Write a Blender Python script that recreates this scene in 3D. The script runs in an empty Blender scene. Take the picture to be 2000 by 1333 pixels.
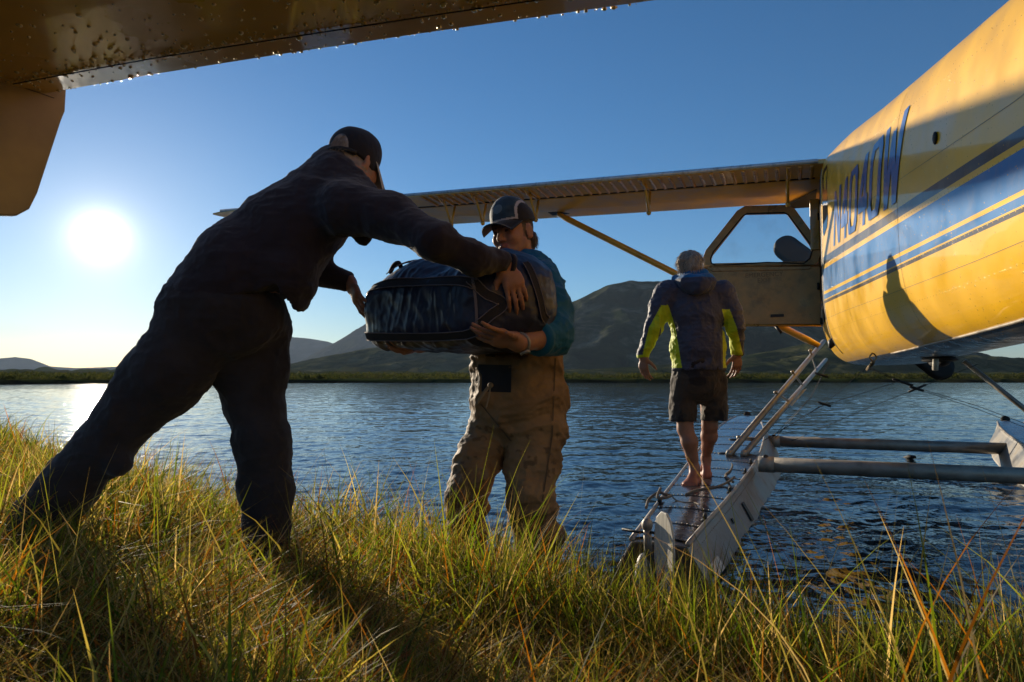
# recreated photograph: seaplane, duffel bag hand-over at a lake
HAZE = True
import bpy, math, random
import numpy as np
from mathutils import Vector, Matrix
from mathutils.bvhtree import BVHTree
random.seed(7); RNG = np.random.default_rng(7)
R = math.radians
SC = bpy.context.scene
COL = SC.collection
# ---------------------------------------------------------------- camera
CAM_H = 1.0
FPX = 1333.0
PITCH = math.atan(73.5 / FPX)
cam = bpy.data.cameras.new('camera'); cam.lens = 24; cam.sensor_width = 36
cam.clip_start = 0.05; cam.clip_end = 60000
cam.dof.use_dof = True; cam.dof.focus_distance = 3.4; cam.dof.aperture_fstop = 11
camo = bpy.data.objects.new('camera', cam); COL.objects.link(camo)
camo.location = (0, 0, CAM_H); camo.rotation_euler = (math.pi / 2 + PITCH, 0, 0)
SC.camera = camo
def ray(px, py):
    u = (px - 1000) / FPX; v = (666.5 - py) / FPX
    c, s = math.cos(PITCH), math.sin(PITCH)
    return Vector((u, c - s * v, s + c * v))
def U(px, py, Y):                       # the point that far (metres) in front of the camera
    d = ray(px, py); d = d * (Y / d.y)
    return Vector((d.x, d.y, d.z + CAM_H))
SUN = ray(197, 462).normalized()
SUN_EL = math.asin(SUN.z); SUN_AZ = math.atan2(SUN.x, SUN.y)
# ---------------------------------------------------------------- world
w = bpy.data.worlds.new('World'); SC.world = w; w.use_nodes = True
nt = w.node_tree; nt.nodes.clear()
def N(nt, t, **k):
    n = nt.nodes.new(t)
    for a, b in k.items():
        if a.startswith('i_'): n.inputs[int(a[2:])].default_value = b
        else: setattr(n, a, b)
    return n
def L(nt, a, b): nt.links.new(a, b)
sky = N(nt, 'ShaderNodeTexSky', sky_type='NISHITA')
sky.sun_disc = False; sky.sun_elevation = SUN_EL; sky.sun_rotation = SUN_AZ
sky.altitude = 600; sky.air_density = 1.0; sky.dust_density = 0.2; sky.ozone_density = 4.0
bg = N(nt, 'ShaderNodeBackground'); bg.inputs[1].default_value = 0.09
out = N(nt, 'ShaderNodeOutputWorld')
hs = N(nt, 'ShaderNodeHueSaturation'); hs.inputs['Saturation'].default_value = 1.12; hs.inputs['Value'].default_value = 1.0
L(nt, sky.outputs[0], hs.inputs['Color']); L(nt, hs.outputs[0], bg.inputs[0])
# the sun's own disc and the aureole of bright air round it
tc = N(nt, 'ShaderNodeTexCoord')
dot = N(nt, 'ShaderNodeVectorMath', operation='DOT_PRODUCT'); dot.inputs[1].default_value = SUN
L(nt, tc.outputs['Generated'], dot.inputs[0])
mx = N(nt, 'ShaderNodeMath', operation='MAXIMUM', i_1=0.0); L(nt, dot.outputs['Value'], mx.inputs[0])
last = None
for p, a, c in ((12000, 8.0, (1, .93, .80, 1)), (2600, .8, (1, .90, .74, 1)), (700, .22, (1, .88, .70, 1)), (120, .07, (1, .86, .66, 1))):
    pw = N(nt, 'ShaderNodeMath', operation='POWER', i_1=float(p)); L(nt, mx.outputs[0], pw.inputs[0])
    ml = N(nt, 'ShaderNodeMath', operation='MULTIPLY', i_1=float(a)); L(nt, pw.outputs[0], ml.inputs[0])
    b2 = N(nt, 'ShaderNodeBackground'); b2.inputs[0].default_value = c; L(nt, ml.outputs[0], b2.inputs[1])
    ad = N(nt, 'ShaderNodeAddShader')
    L(nt, (last or bg).outputs[0], ad.inputs[0]); L(nt, b2.outputs[0], ad.inputs[1]); last = ad
L(nt, last.outputs[0], out.inputs[0])
sl = bpy.data.lights.new('sun', 'SUN'); sl.energy = 5.0; sl.angle = R(0.53); sl.color = (1, .86, .66)
so = bpy.data.objects.new('sun', sl); COL.objects.link(so)
so.rotation_euler = (-SUN).to_track_quat('-Z', 'Y').to_euler(); so.location = (0, 0, 30)
SC.view_settings.view_transform = 'Standard'; SC.view_settings.look = 'None'
SC.view_settings.gamma = 1.0; SC.view_settings.exposure = 0.45; SC.view_settings.use_curve_mapping = False
SC.cycles.max_bounces = 6; SC.cycles.diffuse_bounces = 3; SC.cycles.glossy_bounces = 3
SC.cycles.transmission_bounces = 4; SC.cycles.transparent_max_bounces = 6; SC.cycles.volume_bounces = 0
SC.cycles.blur_glossy = 1.0; SC.cycles.caustics_reflective = True; SC.cycles.caustics_refractive = False
SC.cycles.sample_clamp_indirect = 4.0
# ---------------------------------------------------------------- noise
_P = RNG.permutation(256); _P = np.concatenate([_P, _P, _P]); _V = RNG.random(256)
def vnoise(P):
    P = np.asarray(P, float); i = np.floor(P).astype(int); f = P - i; u = f * f * (3 - 2 * f); i &= 255
    def h(a, b, c): return _V[_P[_P[_P[(i[:, 0] + a) & 255] + ((i[:, 1] + b) & 255)] + ((i[:, 2] + c) & 255)] & 255]
    r = 0
    for a in (0, 1):
        for b in (0, 1):
            for c in (0, 1):
                wt = (u[:, 0] if a else 1 - u[:, 0]) * (u[:, 1] if b else 1 - u[:, 1]) * (u[:, 2] if c else 1 - u[:, 2])
                r = r + wt * h(a, b, c)
    return r
def fbm(P, o=4, ridged=False):
    P = np.asarray(P, float); r = 0; a = .5; t = 0
    for k in range(o):
        n = vnoise(P * 2 ** k + 17.3 * k)
        if ridged: n = 1 - abs(2 * n - 1)
        r = r + a * n; t += a; a *= .5
    return r / t
# ---------------------------------------------------------------- materials
def mat(name, col, rough=.6, metal=0, bump=0, bscale=40, var=.25, vscale=6, coat=0, attr=None, spec=.5, stretch=None, sheen=0, trans=0, coat_rough=.03, dirt=None, bdetail=4, sss=0):
    m = bpy.data.materials.new(name); m.use_nodes = True; nt = m.node_tree
    b = nt.nodes['Principled BSDF']
    b.inputs['Roughness'].default_value = rough; b.inputs['Metallic'].default_value = metal
    b.inputs['Specular IOR Level'].default_value = spec
    b.inputs['Coat Weight'].default_value = coat; b.inputs['Coat Roughness'].default_value = coat_rough
    b.inputs['Sheen Weight'].default_value = sheen; b.inputs['Transmission Weight'].default_value = trans
    if sss: b.inputs['Subsurface Weight'].default_value = sss; b.inputs['Subsurface Radius'].default_value = (.012, .004, .002); b.inputs['Subsurface Scale'].default_value = 1.0
    tc = N(nt, 'ShaderNodeTexCoord'); src = tc.outputs['Object']
    if stretch:
        mp = N(nt, 'ShaderNodeMapping'); mp.inputs['Scale'].default_value = stretch; L(nt, src, mp.inputs[0]); src = mp.outputs[0]
    if attr:
        a = N(nt, 'ShaderNodeAttribute', attribute_name=attr); base = a.outputs['Color']
    else:
        rg = N(nt, 'ShaderNodeRGB'); rg.outputs[0].default_value = (*col, 1); base = rg.outputs[0]
    if var:
        no = N(nt, 'ShaderNodeTexNoise'); no.inputs['Scale'].default_value = vscale; no.inputs['Detail'].default_value = 5; L(nt, src, no.inputs[0])
        mr = N(nt, 'ShaderNodeMapRange'); mr.inputs['From Min'].default_value = .3; mr.inputs['From Max'].default_value = .7
        mr.inputs['To Min'].default_value = 1 - var; mr.inputs['To Max'].default_value = 1 + var * .6; L(nt, no.outputs[0], mr.inputs[0])
        vm = N(nt, 'ShaderNodeVectorMath', operation='SCALE'); L(nt, base, vm.inputs[0]); L(nt, mr.outputs[0], vm.inputs['Scale']); base = vm.outputs[0]
        if rough < .5:
            r2 = N(nt, 'ShaderNodeMapRange'); r2.inputs['From Min'].default_value = .35; r2.inputs['From Max'].default_value = .75
            r2.inputs['To Min'].default_value = rough * .8; r2.inputs['To Max'].default_value = min(1, rough * 1.5 + .04); L(nt, no.outputs[0], r2.inputs[0]); L(nt, r2.outputs[0], b.inputs['Roughness'])
    if dirt:
        dn = N(nt, 'ShaderNodeTexNoise'); dn.inputs['Scale'].default_value = dirt[1]; dn.inputs['Detail'].default_value = 8; dn.inputs['Roughness'].default_value = .7; L(nt, src, dn.inputs[0])
        dr = N(nt, 'ShaderNodeMapRange'); dr.inputs['From Min'].default_value = .5; dr.inputs['From Max'].default_value = .72; dr.inputs['To Max'].default_value = dirt[2]; L(nt, dn.outputs[0], dr.inputs[0])
        mi = N(nt, 'ShaderNodeMix', data_type='RGBA'); mi.inputs[7].default_value = (*dirt[0], 1); L(nt, dr.outputs[0], mi.inputs[0]); L(nt, base, mi.inputs[6]); base = mi.outputs[2]
    L(nt, base, b.inputs['Base Color'])
    if bump:
        n2 = N(nt, 'ShaderNodeTexNoise'); n2.inputs['Scale'].default_value = bscale; n2.inputs['Detail'].default_value = bdetail; L(nt, src, n2.inputs[0])
        bm = N(nt, 'ShaderNodeBump'); bm.inputs['Strength'].default_value = 1; bm.inputs['Distance'].default_value = bump; L(nt, n2.outputs[0], bm.inputs['Height'])
        L(nt, bm.outputs[0], b.inputs['Normal'])
        if coat: L(nt, bm.outputs[0], b.inputs['Coat Normal'])
    return m
# ---------------------------------------------------------------- objects
def tag(o, label=None, cat=None, group=None, kind=None):
    for k, v in (('label', label), ('category', cat), ('group', group), ('kind', kind)):
        if v: o[k] = v
    return o
def obj(name, V, F, m=None, parent=None, smooth=True, col=None, attrs=None):
    me = bpy.data.meshes.new(name)
    V = np.asarray([tuple(v) for v in V] if not isinstance(V, np.ndarray) else V, np.float32)
    if isinstance(F, np.ndarray):
        n, k = F.shape
        me.vertices.add(len(V)); me.vertices.foreach_set('co', V.ravel())
        me.loops.add(n * k); me.loops.foreach_set('vertex_index', F.astype(np.int32).ravel())
        me.polygons.add(n); me.polygons.foreach_set('loop_start', np.arange(0, n * k, k, dtype=np.int32))
        me.update(calc_edges=True)
    else:
        me.from_pydata(V.tolist(), [], [list(f) for f in F])
    if smooth: me.polygons.foreach_set('use_smooth', np.ones(len(me.polygons), bool))
    if col is not None:
        a = me.color_attributes.new('Col', 'FLOAT_COLOR', 'POINT'); c = np.ones((len(V), 4), np.float32); c[:, :3] = col; a.data.foreach_set('color', c.ravel())
    for k, v in (attrs or {}).items():
        a = me.attributes.new(k, 'FLOAT', 'POINT'); a.data.foreach_set('value', np.asarray(v, np.float32))
    if m: me.materials.append(m)
    o = bpy.data.objects.new(name, me); COL.objects.link(o)
    if parent is not None: attach(o, parent)
    return o
def wm(o):
    m = Matrix.Translation(o.location)
    return m if o.parent is None else wm(o.parent) @ o.matrix_parent_inverse @ m
def attach(o, parent):
    o.parent = parent; o.matrix_parent_inverse = wm(parent).inverted()
def empty(name, loc, label, cat, group=None):
    o = bpy.data.objects.new(name, None); COL.objects.link(o); o.location = loc; o.empty_display_size = .2
    return tag(o, label, cat, group)
class MB:                                # collects shapes into one mesh
    def __init__(s): s.V = []; s.F = []
    def add(s, V, F):
        n = len(s.V); s.V += [tuple(v) for v in V]; s.F += [[i + n for i in f] for f in F]; return s
    def box(s, c, ax, h):                # centre, three axes, half sizes
        c = Vector(c); a = [Vector(x).normalized() * k for x, k in zip(ax, h)]
        V = [c + a[0] * i + a[1] * j + a[2] * k for i in (-1, 1) for j in (-1, 1) for k in (-1, 1)]
        F = [(0, 1, 3, 2), (4, 6, 7, 5), (0, 4, 5, 1), (2, 3, 7, 6), (0, 2, 6, 4), (1, 5, 7, 3)]
        return s.add(V, F)
    def tube(s, pts, r, n=8, cap=True, flat=None):   # flat=(axis, ratio)
        pts = [Vector(p) for p in pts]; m = len(pts)
        rr = r if isinstance(r, (list, tuple)) else [r] * m
        V = []; up = None
        for i, p in enumerate(pts):
            t = (pts[min(i + 1, m - 1)] - pts[max(i - 1, 0)]).normalized()
            if up is None: up = Vector((0, 0, 1)) if abs(t.z) < .9 else Vector((0, 1, 0))
            if flat: up = Vector(flat[0])
            a = t.cross(up).normalized(); b = a.cross(t).normalized()
            if not flat: up = b
            k = flat[1] if flat else 1
            for j in range(n):
                q = 2 * math.pi * j / n
                V.append(p + a * math.cos(q) * rr[i] * (1 if not flat else 1 / 1) * (k if flat else 1) + b * math.sin(q) * rr[i])
        F = [(i * n + j, i * n + (j + 1) % n, (i + 1) * n + (j + 1) % n, (i + 1) * n + j) for i in range(m - 1) for j in range(n)]
        if cap: F += [tuple(range(n))[::-1], tuple((m - 1) * n + j for j in range(n))]
        return s.add(V, F)
    def ball(s, c, r, n=8, m=5, ax=None):
        c = Vector(c); r = r if isinstance(r, (tuple, list)) else (r, r, r)
        ax = ax or (Vector((1, 0, 0)), Vector((0, 1, 0)), Vector((0, 0, 1)))
        V = []
        for i in range(m + 1):
            t = math.pi * i / m
            for j in range(n):
                q = 2 * math.pi * j / n
                V.append(c + ax[0] * r[0] * math.sin(t) * math.cos(q) + ax[1] * r[1] * math.sin(t) * math.sin(q) + ax[2] * r[2] * math.cos(t))
        F = [(i * n + j, (i + 1) * n + j, (i + 1) * n + (j + 1) % n, i * n + (j + 1) % n) for i in range(m) for j in range(n)]
        return s.add(V, F)
    def loft(s, rings, cap=True, closed=True):
        n = len(rings[0]); V = [p for r_ in rings for p in r_]; k = n if closed else n - 1
        F = [(i * n + j, i * n + (j + 1) % n, (i + 1) * n + (j + 1) % n, (i + 1) * n + j) for i in range(len(rings) - 1) for j in range(k)]
        if cap: F += [tuple(range(n))[::-1], tuple((len(rings) - 1) * n + j for j in range(n))]
        return s.add(V, F)
    def build(s, name, m, parent=None, smooth=True, bevel=0):
        o = obj(name, s.V, s.F, m, parent, smooth)
        if bevel:
            b = o.modifiers.new('bevel', 'BEVEL'); b.width = bevel; b.segments = 2; b.limit_method = 'ANGLE'
        return o
def spline(pts, n=6):
    pts = [Vector(p) for p in pts]; P = [pts[0] * 2 - pts[1]] + pts + [pts[-1] * 2 - pts[-2]]; out = []
    for i in range(1, len(P) - 2):
        a, b, c, d = P[i - 1:i + 3]
        for k in range(n):
            t = k / n
            out.append(.5 * ((2 * b) + (c - a) * t + (2 * a - 5 * b + 4 * c - d) * t * t + (3 * b - a - 3 * c + d) * t ** 3))
    return out + [pts[-1]]
# ---------------------------------------------------------------- implicit surfaces (people, clothes, bag)
class Body:
    def __init__(s): s.p = []
    def cap(s, a, b, ra, rb=None, k=.02, side=None, rw=None):
        rb = ra if rb is None else rb
        ra = ra if isinstance(ra, tuple) else (ra, ra); rb = rb if isinstance(rb, tuple) else (rb, rb)
        s.p.append(('cap', np.array(a, float), np.array(b, float), ra, rb, np.array(side if side is not None else (.31, .22, .92), float), k)); return s
    def chain(s, st, side=None, k=.03):
        for i in range(len(st) - 1): s.cap(st[i][0], st[i + 1][0], st[i][1], st[i + 1][1], k, side)
        return s
    def ell(s, c, r, ax=None, k=.02, sub=False):
        ax = np.eye(3) if ax is None else np.array([list(Vector(a).normalized()) for a in ax])
        s.p.append(('sub' if sub else 'ell', np.array(c, float), np.array(r if isinstance(r, (tuple, list)) else (r, r, r), float), ax, k)); return s
    def box(s, c, h, ax, rad, k=.02):
        s.p.append(('box', np.array(c, float), np.array(h, float), np.array([list(Vector(a).normalized()) for a in ax]), rad, k)); return s
    def cut(s, c, n, rad=.3):
        s.p.append(('cut', np.array(c, float), np.array(Vector(n).normalized()), rad)); return s
    def mesh(s, h):
        lo = np.full(3, 1e9); hi = -lo
        for p in s.p:
            if p[0] == 'cap':
                m = max(p[3] + p[4]); q = np.stack([p[1], p[2]]); lo = np.minimum(lo, q.min(0) - m); hi = np.maximum(hi, q.max(0) + m)
            elif p[0] == 'ell': m = p[2].max(); lo = np.minimum(lo, p[1] - m); hi = np.maximum(hi, p[1] + m)
            elif p[0] == 'box': m = np.linalg.norm(p[2]) + p[4]; lo = np.minimum(lo, p[1] - m); hi = np.maximum(hi, p[1] + m)
        lo -= 3 * h; hi += 3 * h
        n = np.ceil((hi - lo) / h).astype(int) + 1
        D = np.full(n, .08, np.float32); ax = [lo[i] + h * np.arange(n[i]) for i in range(3)]
        for p in s.p:
            if p[0] == 'cap': m = max(p[3] + p[4]) + .05; q = np.stack([p[1], p[2]]); a, b = q.min(0) - m, q.max(0) + m
            elif p[0] in ('ell', 'sub'): m = p[2].max() + .05; a, b = p[1] - m, p[1] + m
            elif p[0] == 'box': m = np.linalg.norm(p[2]) + p[4] + .05; a, b = p[1] - m, p[1] + m
            else: a, b = p[1] - p[3], p[1] + p[3]
            i0 = np.clip(((a - lo) / h).astype(int), 0, n); i1 = np.clip(((b - lo) / h).astype(int) + 2, 0, n)
            if (i1 <= i0).any(): continue
            X = ax[0][i0[0]:i1[0], None, None].astype(np.float32); Y = ax[1][None, i0[1]:i1[1], None].astype(np.float32); Z = ax[2][None, None, i0[2]:i1[2]].astype(np.float32)
            S = (slice(i0[0], i1[0]), slice(i0[1], i1[1]), slice(i0[2], i1[2])); C = D[S]
            if p[0] == 'cap':
                A, B_ = p[1], p[2]; ab = B_ - A; l2 = max(ab @ ab, 1e-9); l = math.sqrt(l2); d_ = ab / l if l > 1e-4 else np.array((0, 0, 1.))
                x, y, z = X - A[0], Y - A[1], Z - A[2]
                al = x * d_[0] + y * d_[1] + z * d_[2]; t = np.clip(al / l, 0, 1)
                u = p[5] - (p[5] @ d_) * d_; u /= np.linalg.norm(u); w_ = np.cross(d_, u)
                ru = p[3][0] + (p[4][0] - p[3][0]) * t; rw = p[3][1] + (p[4][1] - p[3][1]) * t
                vu = (x * u[0] + y * u[1] + z * u[2]) / ru; vw = (x * w_[0] + y * w_[1] + z * w_[2]) / rw
                mn = np.minimum(ru, rw); va = (al - t * l) / mn
                d = (np.sqrt(vu * vu + vw * vw + va * va) - 1) * mn; k = p[6]
            elif p[0] in ('ell', 'sub'):
                x, y, z = X - p[1][0], Y - p[1][1], Z - p[1][2]; M = p[3]
                q = [(x * M[i][0] + y * M[i][1] + z * M[i][2]) for i in range(3)]
                k0 = np.sqrt(sum((q[i] / p[2][i]) ** 2 for i in range(3))); k1 = np.sqrt(sum((q[i] / p[2][i] ** 2) ** 2 for i in range(3))) + 1e-6
                d = k0 * (k0 - 1) / k1; k = p[4]
            elif p[0] == 'box':
                x, y, z = X - p[1][0], Y - p[1][1], Z - p[1][2]; M = p[3]
                q = [np.abs(x * M[i][0] + y * M[i][1] + z * M[i][2]) - p[2][i] for i in range(3)]
                d = np.sqrt(sum(np.maximum(a_, 0) ** 2 for a_ in q)) + np.minimum(np.maximum(np.maximum(q[0], q[1]), q[2]), 0) - p[4]; k = p[5]
            else:
                x, y, z = X - p[1][0], Y - p[1][1], Z - p[1][2]
                d = x * p[2][0] + y * p[2][1] + z * p[2][2]
                d = np.where(x * x + y * y + z * z < p[3] ** 2, d, -1.); D[S] = np.maximum(C, d); continue
            if p[0] == 'sub':
                hh = np.maximum(k - np.abs(C + d), 0) / k; D[S] = np.maximum(C, -d) + hh * hh * k * .25
            else:
                hh = np.maximum(k - np.abs(C - d), 0) / k; D[S] = np.minimum(C, d) - hh * hh * k * .25
        S = D < 0
        cnt = np.zeros(tuple(n - 1), np.int8)
        for a in (0, 1):
            for b in (0, 1):
                for c in (0, 1): cnt += S[a:n[0] - 1 + a, b:n[1] - 1 + b, c:n[2] - 1 + c]
        act = (cnt > 0) & (cnt < 8); ii, jj, kk = np.nonzero(act)
        idx = np.full(act.shape, -1, np.int32); idx[ii, jj, kk] = np.arange(len(ii))
        pos = np.zeros((len(ii), 3)); ct = np.zeros(len(ii))
        cs = [(a, b, c) for a in (0, 1) for b in (0, 1) for c in (0, 1)]
        for a in cs:
            for b in cs:
                if sum(b) - sum(a) == 1 and all(b[q] >= a[q] for q in range(3)):
                    da = D[ii + a[0], jj + a[1], kk + a[2]]; db = D[ii + b[0], jj + b[1], kk + b[2]]
                    m = (da < 0) != (db < 0); t = np.where(m, da / (da - db + 1e-12), 0)
                    q = np.array(a) + np.outer(t, np.array(b) - np.array(a)); pos[m] += q[m]; ct[m] += 1
        V = (np.stack([ii, jj, kk], 1) + pos / ct[:, None]) * h + lo
        F = []
        for axn in range(3):
            o1, o2 = (axn + 1) % 3, (axn + 2) % 3
            sa = [slice(0, -1) if q == axn else slice(1, -1) for q in range(3)]; sb = [slice(1, None) if q == axn else slice(1, -1) for q in range(3)]
            a_, b_ = S[tuple(sa)], S[tuple(sb)]; e = np.stack(np.nonzero(a_ != b_), 1); ins = a_[tuple(e.T)]
            base = e.copy(); base[:, o1] += 1; base[:, o2] += 1
            def g(d1, d2):
                q = base.copy(); q[:, o1] += d1; q[:, o2] += d2; return idx[tuple(q.T)]
            f = np.stack([g(-1, -1), g(0, -1), g(0, 0), g(-1, 0)], 1); f[~ins] = f[~ins][:, ::-1]; F.append(f)
        F = np.concatenate(F); F = F[(F >= 0).all(1)]
        return V, F
def normals(V, F):
    n = np.cross(V[F[:, 1]] - V[F[:, 0]], V[F[:, 2]] - V[F[:, 0]]); out_ = np.zeros_like(V)
    for k in range(F.shape[1]): np.add.at(out_, F[:, k], n)
    return out_ / (np.linalg.norm(out_, axis=1, keepdims=True) + 1e-12)
def relax(V, F, it=2, a=.5):
    for _ in range(it):
        s = np.zeros_like(V); c = np.zeros(len(V))
        for k in range(4):
            np.add.at(s, F[:, k], V[F[:, (k + 1) % 4]]); np.add.at(c, F[:, k], 1)
            np.add.at(s, F[:, k], V[F[:, (k + 3) % 4]]); np.add.at(c, F[:, k], 1)
        V = V * (1 - a) + a * s / c[:, None]
    return V
def folds(V, F, amp, scale, seed=0, warp=.6, sharp=2.0):
    nn = normals(V, F); S = np.array(scale, float)
    wv = np.stack([vnoise(V * 5 + 9 * q + seed) for q in range(3)], 1) * warp
    n = fbm(V * S + wv + seed, 3, True) ** sharp
    n2 = fbm(V * S * .4 + seed + 5, 2)
    return V + nn * ((n - .45) * amp + (n2 - .5) * amp * 1.2)[:, None]
# ================================================================ SETTING
SHX = [-300, -40, -12, -5.6, -2.6, -1.05, 0, .42, .94, 1.65, 4, 12, 60, 300]
SHY = [90, 30, 15, 8.2, 5.3, 3.9, 2.95, 2.5, 2.12, 1.8, .8, -2, -15, -60]
FPXS = [-3000, -200, 0, 400, 1000, 1600, 2200, 5000]
FY = [60, 95, 112, 150, 170, 176, 176, 150]
def ground_h(x, y):
    x = np.asarray(x, float); y = np.asarray(y, float)
    wob = .18 * (vnoise(np.stack([x * 1.3, y * 1.3, x * 0], 1)) - .5)
    d = (np.interp(x, SHX, SHY) - y) * .72 + wob
    s = np.clip(d / 1.6, 0, 1); land = .02 + .34 * s ** .55
    lump = .09 * (fbm(np.stack([x * 1.6, y * 1.6, x * 0 + 3], 1), 3) - .5) * np.clip(d, 0, 1)
    bed = -np.clip(-d * .28, 0, 1.6) + .02
    near = np.where(d > 0, land + lump, bed)
    yy = np.maximum(y, .01); px = 1000 + FPX * np.clip(x / yy, -3, 3)
    D = np.where(y > 20, np.interp(px, FPXS, FY), 1e9)
    e = (y - D) + 5 * (vnoise(np.stack([x * .05, y * 0, x * 0 + 9], 1)) - .5)
    big = fbm(np.stack([x * .012, y * .012, x * 0], 1), 4)
    far = np.clip(e / 2.5, 0, 1) * .75 + np.clip(e, 0, 1e5) * .0045 + np.clip(e / 40, 0, 1) * (big - .3) * 1.6 + np.clip(e / 1500, 0, 1) ** 2 * (big - .4) * 60
    return np.where(e > -2, np.maximum(far, near), near), d, e
def make_ground():
    th = np.concatenate([np.linspace(-180, -50, 44)[:-1], np.linspace(-50, 50, 420)[:-1], np.linspace(50, 180, 44)[:-1]]) * math.pi / 180
    rr = np.concatenate([[.02], .25 * 1.042 ** np.arange(0, 260)]); rr = rr[rr < 11000]
    T, Q = np.meshgrid(th, rr, indexing='ij'); x = (np.sin(T) * Q).ravel(); y = (np.cos(T) * Q).ravel()
    z, d, e = ground_h(x, y); n, m = T.shape
    I = np.arange(n * m).reshape(n, m); J = np.roll(I, -1, 0)
    F = np.stack([I[:, :-1], I[:, 1:], J[:, 1:], J[:, :-1]], -1).reshape(-1, 4)
    col = np.zeros((len(x), 3)); far = e > -2
    g = fbm(np.stack([x * .03, y * .03, x * 0], 1), 5)[:, None]
    col[:] = np.array((.045, .032, .018)) * (0.7 + .6 * g)
    tan_ = np.array((.07, .062, .02)); grn = np.array((.05, .062, .018))
    kk = np.clip((g - .42) * 6, 0, 1); cf = tan_ * (1 - kk) + grn * kk
    edge = np.clip(1 - (e - 2.0) / 5, 0, 1)[:, None]; cf = cf * (1 - edge) + np.array((.02, .017, .009)) * edge
    col[far] = cf[far]
    o = obj('ground', np.stack([x, y, z], 1), F, mat('soil', (0, 0, 0), .95, spec=0, attr='Col', bump=.02, bscale=30, var=.3, vscale=3), col=col)
    tag(o, kind='structure')
make_ground()
def make_water():
    # fine mesh of real ripples near by, flat and bump-mapped farther out
    th = np.concatenate([np.linspace(-180, -48, 30)[:-1], np.linspace(-48, 48, 900)[:-1], np.linspace(48, 180, 30)[:-1]]) * math.pi / 180
    rr = np.concatenate([[1.0], 1.2 * 1.0068 ** np.arange(0, 620), 85 * 1.12 ** np.arange(0, 44)]); rr = rr[rr < 10500]
    T, Q = np.meshgrid(th, rr, indexing='ij'); x = (np.sin(T) * Q).ravel(); y = (np.cos(T) * Q).ravel()
    z = np.zeros_like(x); rg = np.random.default_rng(4); q = Q.ravel()
    for k in range(50):
        lam = .07 * 1.075 ** k                       # wavelengths 0.1 .. 5 m
        a = 1.9 + rg.normal() * .75                   # travelling mostly along the view
        ph = rg.random() * 6.28; kx, ky = math.cos(a) * 6.283 / lam, math.sin(a) * 6.283 / lam
        warp = 2.2 * vnoise(np.stack([x / lam * .16 + k, y / lam * .16, x * 0 + k * 3.1], 1))
        amp = .0044 * lam ** .85 / (1 + lam * 2.2) * np.clip(lam / (q * .012 + 1e-6), 0, 1) ** 1.2
        amp = amp * (.35 + 1.3 * vnoise(np.stack([x * .35 + k, y * .22, x * 0], 1)))
        z += amp * np.sin(kx * x + ky * y + ph + warp * 3)
    for c, a0 in (((.17, 2.85), .0045), ((.78, 3.35), .003), ((-.2, 2.9), .003)):      # rings spreading from the legs and the float's heel
        rd = np.hypot(x - c[0], y - c[1]); z += a0 * np.exp(-rd * .75) * np.sin(rd * 38 + 2 * vnoise(np.stack([x * 2, y * 2, x * 0], 1)))
    n, m = T.shape; I = np.arange(n * m).reshape(n, m); J = np.roll(I, -1, 0)
    F = np.stack([I[:, :-1], I[:, 1:], J[:, 1:], J[:, :-1]], -1).reshape(-1, 4)
    mt = bpy.data.materials.new('lake_water'); mt.use_nodes = True; nt = mt.node_tree; b = nt.nodes['Principled BSDF']
    b.inputs['Base Color'].default_value = (.006, .013, .018, 1); b.inputs['Roughness'].default_value = .05; b.inputs['IOR'].default_value = 1.333
    b.inputs['Specular Tint'].default_value = (1, 1, 1, 1)
    tc = N(nt, 'ShaderNodeTexCoord')
    hsum = None
    for sc_, am, st in ((9, .006, (1, .8, 1)), (2.6, .022, (.8, .8, 1)), (.7, .05, (.6, 1, 1))):
        mp = N(nt, 'ShaderNodeMapping'); mp.inputs['Scale'].default_value = st; mp.inputs['Rotation'].default_value = (0, 0, .2 * sc_); L(nt, tc.outputs['Object'], mp.inputs[0])
        no = N(nt, 'ShaderNodeTexNoise'); no.inputs['Scale'].default_value = sc_; no.inputs['Detail'].default_value = 3; no.inputs['Roughness'].default_value = .55; L(nt, mp.outputs[0], no.inputs[0])
        ml = N(nt, 'ShaderNodeMath', operation='MULTIPLY', i_1=am); L(nt, no.outputs[0], ml.inputs[0])
        if hsum is None: hsum = ml
        else:
            ad = N(nt, 'ShaderNodeMath', operation='ADD'); L(nt, hsum.outputs[0], ad.inputs[0]); L(nt, ml.outputs[0], ad.inputs[1]); hsum = ad
    bm = N(nt, 'ShaderNodeBump'); bm.inputs['Strength'].default_value = 1; bm.inputs['Distance'].default_value = 1
    L(nt, hsum.outputs[0], bm.inputs['Height']); L(nt, bm.outputs[0], b.inputs['Normal'])
    tag(obj('water', np.stack([x, y, z], 1), F, mt), kind='structure')
make_water()
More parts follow.
